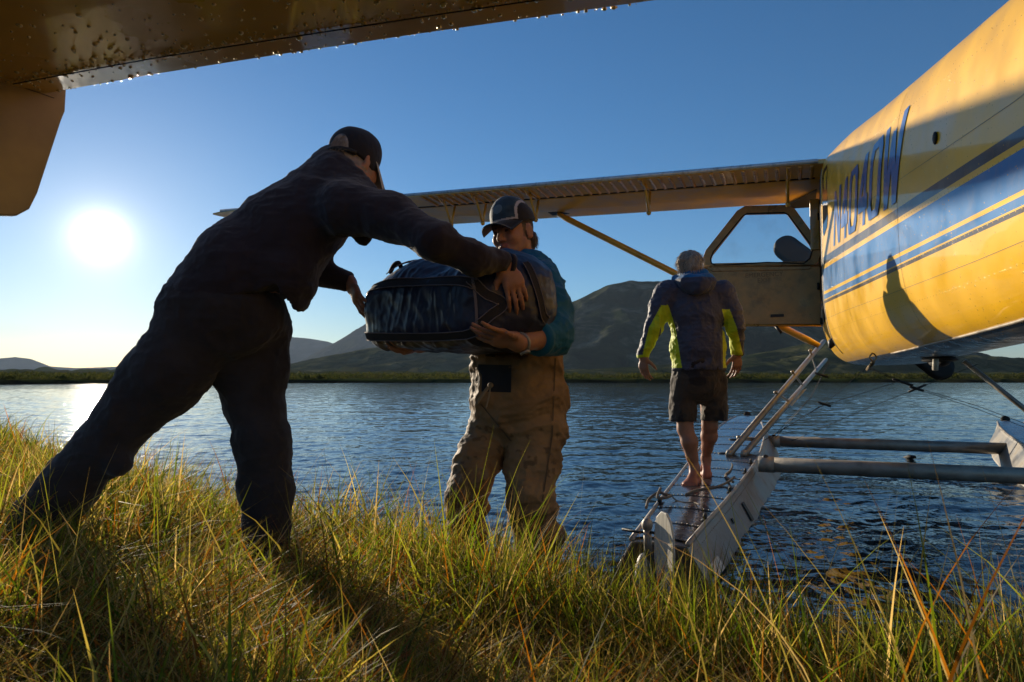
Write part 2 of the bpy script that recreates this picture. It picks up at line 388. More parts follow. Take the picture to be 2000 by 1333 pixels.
def ridge(name, Y, prof, thick, rough, mt, seed, cols=520, rows=70, pw=1.15):
    px = np.linspace(prof[0][0], prof[-1][0], cols); py = np.interp(px, [p[0] for p in prof], [p[1] for p in prof])
    H = 1.0 + (740 - py) / FPX * Y
    u = (px - 1000) / FPX
    t = np.linspace(-1, 1, rows)
    T, Uu = np.meshgrid(t, u, indexing='ij'); Hh = np.broadcast_to(H, T.shape)
    Yg = Y + T * thick; X = Uu * Y * (1 + .12 * T)
    P = np.stack([X.ravel() / Y * 26, Yg.ravel() / Y * 26, np.zeros(X.size) + seed], 1)
    g = fbm(P, 6, True).reshape(T.shape); g2 = fbm(P * .35 + 4, 4).reshape(T.shape)
    env = np.clip(1 - np.abs(T) ** pw, 0, 1)
    bell = env * (1 + (g2 - .5) * 1.3 * np.abs(T) * 1.2)
    Z = Hh * bell + (g - .55) * rough * np.clip(env * 3, 0, 1) * np.clip(np.abs(T) * 5 + .12, 0, 1) * np.clip(Hh / Hh.max() * 2, .05, 1)
    Z = np.minimum(Z, (Hh * 1.0 + (g - .5) * rough * .12) * (1 - .0 * T)) - 6 * (np.abs(T) > .98)
    V = np.stack([X.ravel(), Yg.ravel(), Z.ravel()], 1); I = np.arange(V.shape[0]).reshape(T.shape)
    F = np.stack([I[:-1, :-1], I[:-1, 1:], I[1:, 1:], I[1:, :-1]], -1).reshape(-1, 4)
    return tag(obj(name, V, F, mt), kind='structure')
def hill_mat(name, a, b, c, s):
    m = bpy.data.materials.new(name); m.use_nodes = True; nt = m.node_tree; bs = nt.nodes['Principled BSDF']; bs.inputs['Roughness'].default_value = 1; bs.inputs['Specular IOR Level'].default_value = 0
    tc = N(nt, 'ShaderNodeTexCoord'); mp = N(nt, 'ShaderNodeMapping'); mp.inputs['Scale'].default_value = (s, s * .6, s * 2); L(nt, tc.outputs['Object'], mp.inputs[0])
    no = N(nt, 'ShaderNodeTexNoise'); no.inputs['Scale'].default_value = 1; no.inputs['Detail'].default_value = 10; no.inputs['Roughness'].default_value = .62; no.inputs['Distortion'].default_value = .6; L(nt, mp.outputs[0], no.inputs[0])
    cr = N(nt, 'ShaderNodeValToRGB'); cr.color_ramp.elements[0].position = .38; cr.color_ramp.elements[0].color = (*a, 1); cr.color_ramp.elements[1].position = .66; cr.color_ramp.elements[1].color = (*c, 1)
    e = cr.color_ramp.elements.new(.52); e.color = (*b, 1); L(nt, no.outputs[0], cr.inputs[0]); L(nt, cr.outputs[0], bs.inputs['Base Color'])
    bm = N(nt, 'ShaderNodeBump'); bm.inputs['Distance'].default_value = .13 / s; L(nt, no.outputs[0], bm.inputs['Height']); L(nt, bm.outputs[0], bs.inputs['Normal'])
    return m
HM1 = hill_mat('tundra_far', (.02, .03, .012), (.045, .048, .026), (.09, .08, .06), .0022)
HM2 = hill_mat('tundra_mountain', (.010, .022, .008), (.034, .044, .018), (.17, .155, .10), .006)
HM3 = hill_mat('tundra_foothill', (.02, .032, .010), (.050, .054, .020), (.13, .115, .05), .014)
ridge('far_hills', 9000, [(-900, 738), (-400, 722), (-100, 712), (0, 700), (30, 697), (60, 701), (100, 716), (150, 719), (250, 716), (330, 711), (400, 700), (480, 672), (560, 658), (600, 661), (640, 668), (700, 690), (800, 735)], 1200, 45, HM1, 3)
ridge('far_mountain', 7000, [(540, 738), (620, 690), (665, 664), (700, 641), (740, 618), (790, 597), (830, 606), (880, 630), (960, 668), (1060, 715), (1150, 738)], 1500, 60, HM1, 8)
ridge('near_mountain', 2600, [(900, 738), (1000, 690), (1040, 650), (1100, 597), (1125, 588), (1150, 574), (1185, 557), (1230, 548), (1300, 549), (1400, 556), (1500, 570), (1600, 596), (1700, 640), (1800, 688), (1900, 712), (2050, 728), (2400, 738)], 900, 45, HM2, 21)
ridge('long_slope', 2300, [(420, 738), (560, 716), (640, 697), (720, 680), (800, 671), (880, 676), (960, 690), (1060, 705), (1150, 712), (1250, 722), (1400, 738)], 700, 18, HM3, 33)
ridge('foothill', 1300, [(900, 739), (1100, 724), (1300, 714), (1455, 696), (1530, 681), (1600, 666), (1690, 670), (1800, 688), (1950, 704), (2200, 722), (2500, 739)], 420, 16, HM3, 41)
def leaf_mass(name, C, Rr, n, size, colA, colB, label=None, cat=None):
    # n leaf-clump faces round every centre in C
    rg = np.random.default_rng(len(C)); k = len(C)
    ci = np.repeat(np.arange(k), n); d = rg.normal(size=(k * n, 3)); d /= np.linalg.norm(d, axis=1)[:, None]
    rad = rg.random(k * n)[:, None] ** .4; P = C[ci] + d * rad * Rr[ci]; P[:, 2] = np.maximum(P[:, 2], C[ci, 2] - Rr[ci, 2])
    a = rg.normal(size=(k * n, 3)); a /= np.linalg.norm(a, axis=1)[:, None]; b = np.cross(a, rg.normal(size=(k * n, 3))); b /= np.linalg.norm(b, axis=1)[:, None]
    s = (size * (.6 + .8 * rg.random(k * n)) * Rr[ci, 0])[:, None]
    V = np.stack([P - a * s, P - b * s * .6, P + a * s, P + b * s * .6], 1).reshape(-1, 3); F = np.arange(len(V)).reshape(-1, 4)
    t = np.repeat(np.clip(rg.random(k)[ci] * .7 + rg.random(k * n) * .4, 0, 1), 4)[:, None]
    o = obj(name, V, F, LEAF, smooth=False, col=np.array(colA) * (1 - t) + np.array(colB) * t)
    return tag(o, label, cat, kind='stuff')
def leafmat(name, tr=.45, rough=.5, spec=.35):
    m = bpy.data.materials.new(name); m.use_nodes = True; nt = m.node_tree; b = nt.nodes['Principled BSDF']; b.inputs['Roughness'].default_value = rough; b.inputs['Specular IOR Level'].default_value = spec
    a = N(nt, 'ShaderNodeAttribute', attribute_name='Col'); t = N(nt, 'ShaderNodeBsdfTranslucent'); mi = N(nt, 'ShaderNodeMixShader'); mi.inputs[0].default_value = tr
    g = N(nt, 'ShaderNodeHueSaturation'); g.inputs['Saturation'].default_value = 1.15; g.inputs['Value'].default_value = 2.0
    L(nt, a.outputs['Color'], b.inputs['Base Color']); L(nt, a.outputs['Color'], g.inputs['Color']); L(nt, g.outputs[0], t.inputs[0])
    L(nt, b.outputs[0], mi.inputs[1]); L(nt, t.outputs[0], mi.inputs[2]); L(nt, mi.outputs[0], nt.nodes['Material Output'].inputs[0]); return m
LEAF = leafmat('scrub_leaf', .3, .8, 0)
def far_scrub():
    rg = np.random.default_rng(5); n = 5200
    px = rg.uniform(-250, 2250, n); Yd = np.interp(px, FPXS, FY) + 12 + 500 * rg.random(n) ** 2.0
    keep = fbm(np.stack([px * .01, Yd * .01, px * 0], 1), 3) + .12 > .36 + .25 * rg.random(n); px, Yd = px[keep], Yd[keep]; n = len(px)
    x = (px - 1000) / FPX * Yd; z, _, _ = ground_h(x, Yd); s = np.minimum(rg.lognormal(0, .55, n), 1.7) * (.40 + .0012 * Yd)
    C = np.stack([x, Yd, z + s * .55], 1); Rr = np.stack([s * 1.5, s * 1.5, s * .85], 1)
    leaf_mass('shoreline_scrub', C, Rr, 34, .2, (.018, .028, .008), (.07, .066, .022), 'low green willow scrub spread along the far shore of the lake', 'scrub')
far_scrub()
# ---------------------------------------------------------------- grass
GRASS = leafmat('grass_blade', .5, .6, .16)
def blades(name, base, H, az, lean, bend, wd, col, label=None, cat=None, seg=5, tipc=None):
    n = len(H); t = np.linspace(0, 1, seg + 1)[None, :]
    dx, dy = np.cos(az)[:, None], np.sin(az)[:, None]
    horiz = H[:, None] * (lean[:, None] * t + bend[:, None] * t ** 2.3); z = H[:, None] * (t * (1 - .25 * lean[:, None] ** 2) - (.55 * bend[:, None] ** 2) * t ** 3)
    rg = np.random.default_rng(n); fa = rg.random(n) * math.pi; fx, fy = np.cos(fa)[:, None], np.sin(fa)[:, None]
    tw = (rg.random(n)[:, None] - .5) * 2.0 * t; fx, fy = fx * np.cos(tw) - fy * np.sin(tw), fx * np.sin(tw) + fy * np.cos(tw)
    w_ = wd[:, None] * np.clip(1.02 - t ** 1.6, .04, 1) * .5
    X = base[:, 0:1] + dx * horiz; Y = base[:, 1:2] + dy * horiz; Z = base[:, 2:3] + z
    A = np.stack([X - fx * w_, Y - fy * w_, Z], -1); B = np.stack([X + fx * w_, Y + fy * w_, Z], -1)
    V = np.stack([A, B], 2).reshape(-1, 3); k = 2 * (seg + 1)
    q = np.arange(seg)[None, :] * 2 + np.arange(n)[:, None] * k; F = np.stack([q, q + 1, q + 3, q + 2], -1).reshape(-1, 4)
    tt = np.repeat(np.repeat(t, n, 0)[:, :, None], 2, 2).reshape(-1)
    c = np.repeat(col, k, 0)
    tp = (np.array((.26, .15, .06)) if tipc is None else np.array(tipc)); kk = np.clip((tt - .72) * 2.2, 0, 1)[:, None] * np.repeat(rg.random(n), k)[:, None]
    c = c * (1 - kk) + tp * kk
    o = obj(name, V, F, GRASS, smooth=False, col=c); return tag(o, label, cat, kind='stuff')
PAL = np.array([(.085, .125, .018), (.13, .16, .025), (.20, .20, .035), (.38, .30, .085), (.46, .33, .14), (.26, .11, .035), (.055, .08, .014)])
def palette(rg, n, wts):
    i = rg.choice(len(PAL), n, p=np.array(wts) / sum(wts)); return PAL[i] * (.35 + 1.15 * rg.random((n, 1)) ** 1.3)
def meadow():
    rg = np.random.default_rng(11); n = 125000
    Y = .42 * (11.5 / .42) ** rg.random(n); x = (rg.random(n) * 2 - 1) * (Y * .80 + .35)
    z, d, e = ground_h(x, Y)
    cl = fbm(np.stack([x * 2.6, Y * 2.6, x * 0 + 2], 1), 3); dens = np.clip((cl - .30) * 3.2, .06, 1)
    dens = np.where(d < 0, np.clip(1 + d / .34, 0, 1) ** 2 * .3 * (cl > .45), dens)
    right = np.clip((x + .1) / 1.2, 0, 1)
    k = rg.random(n) < dens; x, Y, z, cl, d, right = x[k], Y[k], z[k], cl[k], d[k], right[k]; n = len(x)
    H = (.10 + .22 * rg.random(n) ** 1.8 + .55 * (cl - .44)) * (1 + .35 * (rg.random(n) < .08))
    H *= np.where(Y > 3.6, 1.12, 1) * np.interp(x / Y, [-.1, .08, .32, .45], [1, .78, .74, .95]); H *= np.clip(.45 + Y * .28, .5, 1)
    H = np.clip(H, .06, .62)
    az = rg.random(n) * 6.283 ; lean = np.abs(rg.normal(.22, .36, n)); bend = np.abs(rg.normal(.35, .42, n)); bend = np.clip(bend, 0, 1.1); lean = np.clip(lean, 0, .9)
    wd = (.0034 + .0062 * rg.random(n) ** 2) * (1 + .13 * Y)
    c1 = palette(rg, n, (3.4, 3.6, 3.2, 3.6, 3.2, 3.4, 2)); c2 = palette(rg, n, (6, 6, 3.2, 1.6, .8, .8, 3)); tone = fbm(np.stack([x * 1.1, Y * 1.1, x * 0 + 8], 1), 3); m = (right * .7 + .1 + (tone - .5) * 2.2 > rg.random(n))[:, None]
    blades('meadow_grass', np.stack([x, Y, z - .02], 1), H, az, lean, bend, wd, np.where(m, c2, c1), 'tangled green and straw coloured sedge covering the near bank', 'grass')
    # fuller green fringe along the water's edge
    n = 15000; Y = rg.uniform(1.2, 3.0, n); x = rg.uniform(-.05, .82, n) * Y; z, d, e = ground_h(x, Y); cl = fbm(np.stack([x * 3.4, Y * 3.4, x * 0 + 6], 1), 3)
    k = (d > -.12) & (d < .75) & (cl > .40 + .12 * rg.random(n)); x, Y, z, cl = x[k], Y[k], z[k], cl[k]; n = len(x)
    blades('fringe_sedge', np.stack([x, Y, z - .02], 1), .12 + .22 * rg.random(n) + .35 * (cl - .42), rg.random(n) * 6.28, np.abs(rg.normal(.12, .22, n)), np.clip(np.abs(rg.normal(.2, .3, n)), 0, 1), .004 + .005 * rg.random(n), palette(rg, n, (6, 6, 4, 2.5, 1.4, 1.2, 2)), 'bright green sedge fringing the bank below the float', 'grass')
    # dry thatch lying between the stems
    n = 46000; Y = .5 * (9 / .5) ** rg.random(n); x = (rg.random(n) * 2 - 1) * (Y * .8 + .3); z, d, e = ground_h(x, Y); k = d > .02; x, Y, z = x[k], Y[k], z[k]; n = len(x)
    blades('dry_thatch', np.stack([x, Y, z + .01 + .07 * rg.random(n)], 1), .10 + .14 * rg.random(n), rg.random(n) * 6.28, .9 + .2 * rg.random(n), rg.random(n) * .5, (.003 + .002 * rg.random(n)) * (1 + .12 * Y), palette(rg, n, (.6, .6, 1.5, 3, 3, 3, .4)), 'dead brown grass lying matted under the green stems', 'grass', seg=3)
    # tall single stems
    P = []
    def tall(n, a, b, y0, y1, h0, h1, l=0.1, w_=.0035):
        for _ in range(n):
            Yd = rg.uniform(y0, y1); P.append(((rg.uniform(a, b) - 1000) / FPX * Yd, Yd, rg.uniform(h0, h1), rg.random() * 6.28, abs(rg.normal(l, .12)), abs(rg.normal(.15, .2)), w_ * rg.uniform(.7, 1.3)))
    tall(90, 1380, 2080, .95, 1.9, .30, .60, .18, .0062); tall(26, 1560, 2060, .8, 1.3, .50, .68, .12, .0055); tall(60, 900, 2080, .62, 1.0, .14, .30, .3, .006); tall(46, -80, 420, .62, 1.1, .16, .34, .4, .0065); tall(50, 300, 1200, .75, 1.3, .16, .32, .4, .0062)
    tall(60, -60, 420, 1.3, 5, .38, .55); tall(90, 540, 1120, 1.6, 3.4, .36, .58, .12); tall(40, -60, 700, 1.0, 1.7, .3, .42, .4, .006); tall(26, 1080, 1400, 1.8, 2.7, .3, .5)
    tall(12, 850, 1010, 1.7, 2.2, .5, .68, .15, .004)
    P = np.array(P); z, _, _ = ground_h(P[:, 0], P[:, 1]); z = np.maximum(z, -.05)
    blades('tall_sedge', np.stack([P[:, 0], P[:, 1], z - .02], 1), P[:, 2], P[:, 3], P[:, 4], P[:, 5], P[:, 6], palette(rg, len(P), (4, 5, 5, 3, 2, 2.5, 0)), 'tall thin sedge stems standing above the bank grass', 'grass', seg=8, tipc=(.34, .16, .07))
meadow()
# ================================================================ FLOATPLANE
HD = R(22.4); CA, SA = math.cos(HD), math.sin(HD)
AR = Vector((CA, -SA, 0)); AF = Vector((SA, CA, 0)); AZ = Vector((0, 0, 1))
def PP(o, s, z): return AR * o + AF * s + AZ * z
def pix_o(px, py, o):
    d = ray(px, py); t = o / (d.x * CA - d.y * SA); return d * t + AZ * CAM_H
def pix_s(px, py, s):
    d = ray(px, py); t = s / (d.x * SA + d.y * CA); return d * t + AZ * CAM_H
def pix_z(px, py, z):
    d = ray(px, py); t = (z - CAM_H) / d.z; return d * t + AZ * CAM_H
def to_os(p): return (p.x * CA - p.y * SA, p.x * SA + p.y * CA)
YEL = (.88, .48, .003); BLU = (.003, .16, .44); BLK = (.022, .016, .02)
def paint_mat():
    m = mat('fuselage_paint', YEL, .38, 0, bump=.0003, bscale=5, var=.08, vscale=3, coat=.42, spec=.3, coat_rough=.035, dirt=((.50, .30, .05), 7, .2), bdetail=1)
    nt = m.node_tree; b = nt.nodes['Principled BSDF']
    a = N(nt, 'ShaderNodeAttribute', attribute_name='stripe'); cr = N(nt, 'ShaderNodeValToRGB'); cr.color_ramp.interpolation = 'CONSTANT'
    L(nt, a.outputs['Fac'], cr.inputs[0])
    # attribute runs -0.5..1.5 as 0..1
    E = [(0, YEL), (0.0, BLK), (.055, YEL), (.085, BLU), (.19, YEL), (.255, BLU), (.74, YEL), (.83, BLK), (1.0, YEL)]
    el = cr.color_ramp.elements
    el[0].position = 0; el[0].color = (*YEL, 1); el[1].position = .25; el[1].color = (*BLK, 1)
    for p, c in E[2:]: e = el.new((p + .5) / 2); e.color = (*c, 1)
    # swap the plain colour for the striped one
    for l in list(nt.links):
        if l.from_node.type == 'RGB':
            to = l.to_socket; nt.links.remove(l); L(nt, cr.outputs[0], to)
    return m
PAINT = paint_mat()
YP = mat('yellow_paint', (.66, .36, .03), .32, 0, bump=.0006, bscale=8, var=.2, vscale=4, coat=.8, coat_rough=.06, dirt=((.34, .27, .16), 5, .7))
UND = mat('weathered_yellow_underside', (.85, .54, .10), .42, 0, bump=.0006, bscale=5, var=.2, vscale=3, coat=.35, coat_rough=.12, dirt=((.62, .50, .34), 2.0, .85))
TUND = mat('wet_tail_underside', (.85, .52, .09), .3, 0, bump=.0005, bscale=5, var=.25, vscale=5, coat=.8, coat_rough=.05, dirt=((.50, .38, .22), 5, .6))
ALU = mat('weathered_aluminium', (.33, .29, .24), .42, .45, bump=.001, bscale=22, var=.3, vscale=7, dirt=((.20, .17, .13), 9, .8))
ALW = mat('float_aluminium', (.31, .29, .26), .45, .55, bump=.0025, bscale=9, var=.3, vscale=5, dirt=((.20, .16, .11), 5, .8))
BELLY = mat('belly_reflection_grey', (.22, .21, .20), .28, .8, bump=.003, bscale=16, var=.5, vscale=14)  # grey metal in which the belly's dark water reflection is coloured
DECKM = mat('wet_deck', (.05, .040, .040), .24, .1, bump=.002, bscale=22, var=.5, vscale=9, coat=.35, coat_rough=.1)
DOORM = mat('scuffed_door_skin', (.46, .25, .09), .34, .3, bump=.003, bscale=7, var=.35, vscale=5, dirt=((.13, .09, .05), 6, .8))
DARK = mat('dark_metal', (.03, .028, .026), .5, .4, var=.3)
BLKR = mat('black_rubber', (.015, .014, .014), .7, 0, var=.3)
WHT = mat('blade_metal', (.72, .66, .54), .5, .0, bump=.001, bscale=10, var=.25, vscale=9, stretch=(6, 6, 1), dirt=((.25, .2, .14), 12, .6))
GLS = bpy.data.materials.new('window_plexiglass'); GLS.use_nodes = True
def _gl():
    nt = GLS.node_tree; nt.nodes.clear(); o = N(nt, 'ShaderNodeOutputMaterial'); t = N(nt, 'ShaderNodeBsdfTransparent'); t.inputs[0].default_value = (.90, .93, .95, 1)
    g = N(nt, 'ShaderNodeBsdfGlossy'); g.inputs['Roughness'].default_value = .04; d = N(nt, 'ShaderNodeBsdfDiffuse'); d.inputs[0].default_value = (.6, .6, .6, 1)
    tc = N(nt, 'ShaderNodeTexCoord'); no = N(nt, 'ShaderNodeTexNoise'); no.inputs['Scale'].default_value = 5; no.inputs['Detail'].default_value = 8; L(nt, tc.outputs['Object'], no.inputs[0])
    mr = N(nt, 'ShaderNodeMapRange'); mr.inputs['From Min'].default_value = .5; mr.inputs['From Max'].default_value = .8; mr.inputs['To Max'].default_value = .16; L(nt, no.outputs[0], mr.inputs[0])
    f = N(nt, 'ShaderNodeFresnel', i_0=1.45); m1 = N(nt, 'ShaderNodeMixShader'); m2 = N(nt, 'ShaderNodeMixShader')
    L(nt, f.outputs[0], m1.inputs[0]); L(nt, t.outputs[0], m1.inputs[1]); L(nt, g.outputs[0], m1.inputs[2])
    L(nt, mr.outputs[0], m2.inputs[0]); L(nt, m1.outputs[0], m2.inputs[1]); L(nt, d.outputs[0], m2.inputs[2]); L(nt, m2.outputs[0], o.inputs[0])
_gl()
OC = .90                                 # fuselage centreline
FST = [  # s, half width, z bottom, z top, n
    (-.45, .02, 1.50, 1.82, 2), (-.3, .05, 1.46, 1.88, 2), (.6, .115, 1.36, 2.0, 2.2), (1.5, .18, 1.26, 2.12, 2.4), (2.5, .252, 1.185, 2.30, 2.7), (3.0, .29, 1.17, 2.41, 2.8),
    (3.7, .342, 1.16, 2.56, 2.9), (5.0, .438, 1.15, 2.83, 3.0), (6.1, .518, 1.145, 3.05, 3.2), (6.8, .568, 1.14, 3.17, 3.4), (7.42, .610, 1.135, 3.27, 3.6), (8.65, .60, 1.15, 3.27, 3.6),
    (9.4, .56, 1.2, 3.2, 3.2), (9.75, .52, 1.3, 2.8, 2.8), (10.0, .50, 1.38, 2.62, 2.4), (10.5, .48, 1.5, 2.56, 2.1), (10.75, .40, 1.62, 2.44, 2), (10.85, .25, 1.8, 2.28, 2)]
def fst(s):
    a = [np.interp(s, [q[0] for q in FST], [q[k] for q in FST]) for k in range(1, 5)]; return a
def ntop(s, n): return n + float(np.interp(s, [2, 3.7, 5.0, 7.42, 8.65, 9.6], [.3, .7, 1.4, 5, 5, 0]))
def side_o(s, z):                        # offset of the left skin
    hw, zb, zt, n = fst(s); zc, hh = (zb + zt) / 2, (zt - zb) / 2
    n = ntop(s, n) if z > zc else n; q = min(abs((z - zc) / hh), .999); return OC - hw * (1 - q ** n) ** (1 / n)
def stripe_v(s, z):
    t = 1.763 + (2.198 - 1.763) / (7.38 - 2.51) * (s - 2.51); b = 1.507 + (1.742 - 1.507) / (7.38 - 2.51) * (s - 2.51); return (z - b) / (t - b)
plane = empty('floatplane', PP(OC, 5, 0), 'yellow floatplane with blue side stripes moored stern first at the grassy bank', 'seaplane')
def make_fuselage():
    ss = np.concatenate([np.arange(-.45, 7.42, .06), [7.42], np.arange(7.5, 8.6, .1), [8.65], np.arange(8.75, 10.86, .07)]); m = 120; V = []; at = []
    for s in ss:
        hw, zb, zt, n = fst(s); zc, hh = (zb + zt) / 2, (zt - zb) / 2
        for j in range(m):
            a = 2 * math.pi * j / m; c, q = math.cos(a), math.sin(a)
            n_ = ntop(s, n) if q > 0 else n; o = hw * math.copysign(abs(c) ** (2 / n_), c); z = zc + hh * math.copysign(abs(q) ** (2 / n_), q)
            V.append(PP(OC + o, s, z)); at.append((np.clip(stripe_v(s, z), -.5, 1.5) + .5) / 2)
    F = []; B = []
    for i in range(len(ss) - 1):
        sm = (ss[i] + ss[i + 1]) / 2
        for j in range(m):
            a = 2 * math.pi * (j + .5) / m; hw, zb, zt, n = fst(sm); z = (zb + zt) / 2 + (zt - zb) / 2 * math.copysign(abs(math.sin(a)) ** (2 / n), math.sin(a))
            if math.cos(a) < 0 and 7.42 < sm < 8.65 and 1.60 < z < 3.06: continue
            f = (i * m + j, (i + 1) * m + j, (i + 1) * m + (j + 1) % m, i * m + (j + 1) % m)
            (B if (math.sin(a) < -.93 and abs(math.cos(a)) < .36) else F).append(f)
    fu = obj('fuselage', V, F + [tuple(range(m))], PAINT, plane, attrs={'stripe': at})
    u = obj('belly_skin', V, B, BELLY, fu)
    # cabin walls and bulkheads seen through the open door
    mb = MB()
    for s0 in (7.30, 8.9):
        ring = [Vector(V[int(np.argmin(abs(ss - s0))) * m + j]) * 1 for j in range(m)]; c = sum(ring, Vector()) / m; ring = [c + (p - c) * .97 for p in ring]; MB().add(ring, [tuple(range(m))]).build('cabin_bulkhead', DARK, plane, smooth=False)
    MB().box(PP(OC, 8.0, 1.52), (AR, AF, AZ), (.52, .7, .02)).build('cabin_floor', DARK, plane, False)
    return fu
fus = make_fuselage()
def on_skin(s, z, off=.002):
    e = .02; p = PP(side_o(s, z), s, z); a = PP(side_o(s + e, z), s + e, z) - p; b = PP(side_o(s, z + e), s, z + e) - p
    n = a.cross(b).normalized(); n = n if n.dot(AR) < 0 else -n; return p + n * off, n
# registration
LETTER = mat('letter_paint', (.005, .09, .34), .35, 0, var=.1, coat=.4, coat_rough=.03, spec=.3)
GL = {'N': [[(0, 0), (0, 1)], [(0, 1), (1, 0)], [(1, 0), (1, 1)]], '4': [[(.72, 0), (.72, 1)], [(.72, 1), (0, .32)], [(0, .32), (1, .32)]],
      '0': [[(0, .18), (0, .82)], [(0, .82), (.22, 1)], [(.22, 1), (.78, 1)], [(.78, 1), (1, .82)], [(1, .82), (1, .18)], [(1, .18), (.78, 0)], [(.78, 0), (.22, 0)], [(.22, 0), (0, .18)]],
      'W': [[(0, 1), (.22, 0)], [(.22, 0), (.5, .8)], [(.5, .8), (.78, 0)], [(.78, 0), (1, 1)]]}
def letters():
    s_at = 6.52
    for ch, wd in zip('N4040W', (.30, .28, .28, .28, .28, .40)):
        mb = MB(); q = 0
        for (x0, y0), (x1, y1) in GL[ch]:
            q += 1; dx, dy = (x1 - x0) * wd, (y1 - y0) * .44; ln = math.hypot(dx, dy); dx, dy = dx / ln, dy / ln; t = .047; e = t * .55
            rows = []
            for k in range(13):
                w_ = -e + (ln + 2 * e) * k / 12; row = []
                for sd in (-1, 1):
                    hx = x0 * wd + dx * w_ - dy * sd * t; hy = y0 * .44 + dy * w_ + dx * sd * t
                    hy = min(max(hy, -.0), .44)
                    s = s_at - hx - hy * .36; z = stripe_top(s_at - hx) + .035 + hy; row.append(on_skin(s, z, .0022 + .0006 * q)[0])
                rows.append(row)
            V = [p for r_ in rows for p in r_]; mb.add(V, [(2 * k, 2 * k + 1, 2 * k + 3, 2 * k + 2) for k in range(12)])
        o = mb.build('registration_letter', LETTER, fus, smooth=True); s_at -= wd + .125
def stripe_top(s): return 1.763 + (2.198 - 1.763) / (7.38 - 2.51) * (s - 2.51)
letters()
def skin_details():
    rv = MB(); rg = random.Random(3)
    def dome(p, n, r):
        a = n.orthogonal().normalized(); b = n.cross(a); V = [p + a * r * math.cos(k * 1.047) + b * r * math.sin(k * 1.047) for k in range(6)] + [p + n * r * .6]
        rv.add(V, [(k, (k + 1) % 6, 6) for k in range(6)])
    for s0 in (7.36, 6.78, 6.0, 5.2, 4.1, 3.2):
        z0, z1 = fst(s0)[1] + .06, fst(s0)[2] - .2
        z = z0
        while z < z1: dome(*on_skin(s0, z, .0), .004); z += .045
    for zf in (.16, .30, .46, .84):
        s = 2.0
        while s < 7.35:
            _, zb, zt, _ = fst(s); dome(*on_skin(s, zb + (zt - zb) * zf, 0), .0032 + .0006 * (s - 2) / 5); s += .05
    for _ in range(1500):                 # dew on the paint
        s = rg.uniform(1.5, 7.3); _, zb, zt, _ = fst(s); z = zb + (zt - zb) * rg.random() ** 1.2 * .95
        p, n = on_skin(s, z, 0); dome(p, n, rg.uniform(.0012, .0032) * (1 + .6 * rg.random() ** 6))
    tag(rv.build('skin_rivets', mat('bead_paint', (.62, .36, .05), .12, 0, coat=1, var=0), fus), kind='stuff')
    for s0 in (6.78, 6.0, 4.1):
        pts = [on_skin(s0, z, .0012) for z in np.linspace(fst(s0)[1] + .08, fst(s0)[2] - .12, 40)]
        V = []
        for p, n in pts: V += [p + AF * .0022, p - AF * .0022]
        obj('panel_seam', V, [(2 * k, 2 * k + 1, 2 * k + 3, 2 * k + 2) for k in range(39)], DARK, fus)
    for zf in (.215, .60):
        pts = [on_skin(s, fst(s)[1] + (fst(s)[2] - fst(s)[1]) * zf, .0012) for s in np.linspace(1.6, 7.3, 80)]; V = []
        for p, n in pts: V += [p + AZ * .0008, p - AZ * .0008]
        obj('panel_seam', V, [(2 * k, 2 * k + 1, 2 * k + 3, 2 * k + 2) for k in range(79)], DARK, fus)
    # rear cabin window, dark behind its glass
    V = []; loop = [(7.30, 2.44), (7.30, 2.98), (7.24, 3.04), (7.0, 3.02), (6.93, 2.94), (6.9, 2.5), (6.98, 2.42), (7.24, 2.38)]
    c = on_skin(7.1, 2.7, .004)[0]; V = [on_skin(s, z, .004)[0] for s, z in loop] + [c]
    obj('cabin_window', V, [(k, (k + 1) % 8, 8) for k in range(8)], mat('tinted_glass', (.02, .025, .03), .05, 0, var=0, spec=.8), fus)
    # door jamb, bright and riveted
    MB().tube([PP(side_o(7.42, z) + .004, 7.425, z) for z in np.linspace(1.25, 3.1, 24)], .012, 6).build('door_jamb', ALU, fus)
    MB().tube([PP(side_o(7.42, z) - .006, 7.44, z) for z in np.linspace(1.6, 3.0, 12)], .008, 6).build('door_seal', BLKR, fus)
    # thin metal bar added as the bright highlight along the chine; mooring ring
    MB().tube([PP(side_o(s, fst(s)[1] + .035) - .003, s, fst(s)[1] + .035) for s in np.linspace(.8, 5.6, 40)], .007, 6).build('chine_highlight', ALU, fus)
    for (s, z, r) in ((3.35, 2.03, .022),):
        p, n = on_skin(s, z, .004); MB().ball(p, (.028, .01, .028), 10, 6, (AF, n, AZ)).build('vent_plug', BLKR, fus)
    p = pix_o(1705, 708, OC - .45); q = pix_o(1694, 722, OC - .45)
    MB().tube([p, q], .012, 6).tube(spline([p + AZ * .0, p + Vector((.02, 0, .03)), p + Vector((0, 0, .055)), p + Vector((-.02, 0, .03)), p], 4), .005, 5).build('tie_down_ring', mat('brass_ring', (.35, .26, .14), .4, .8, var=.1), fus)
skin_details()
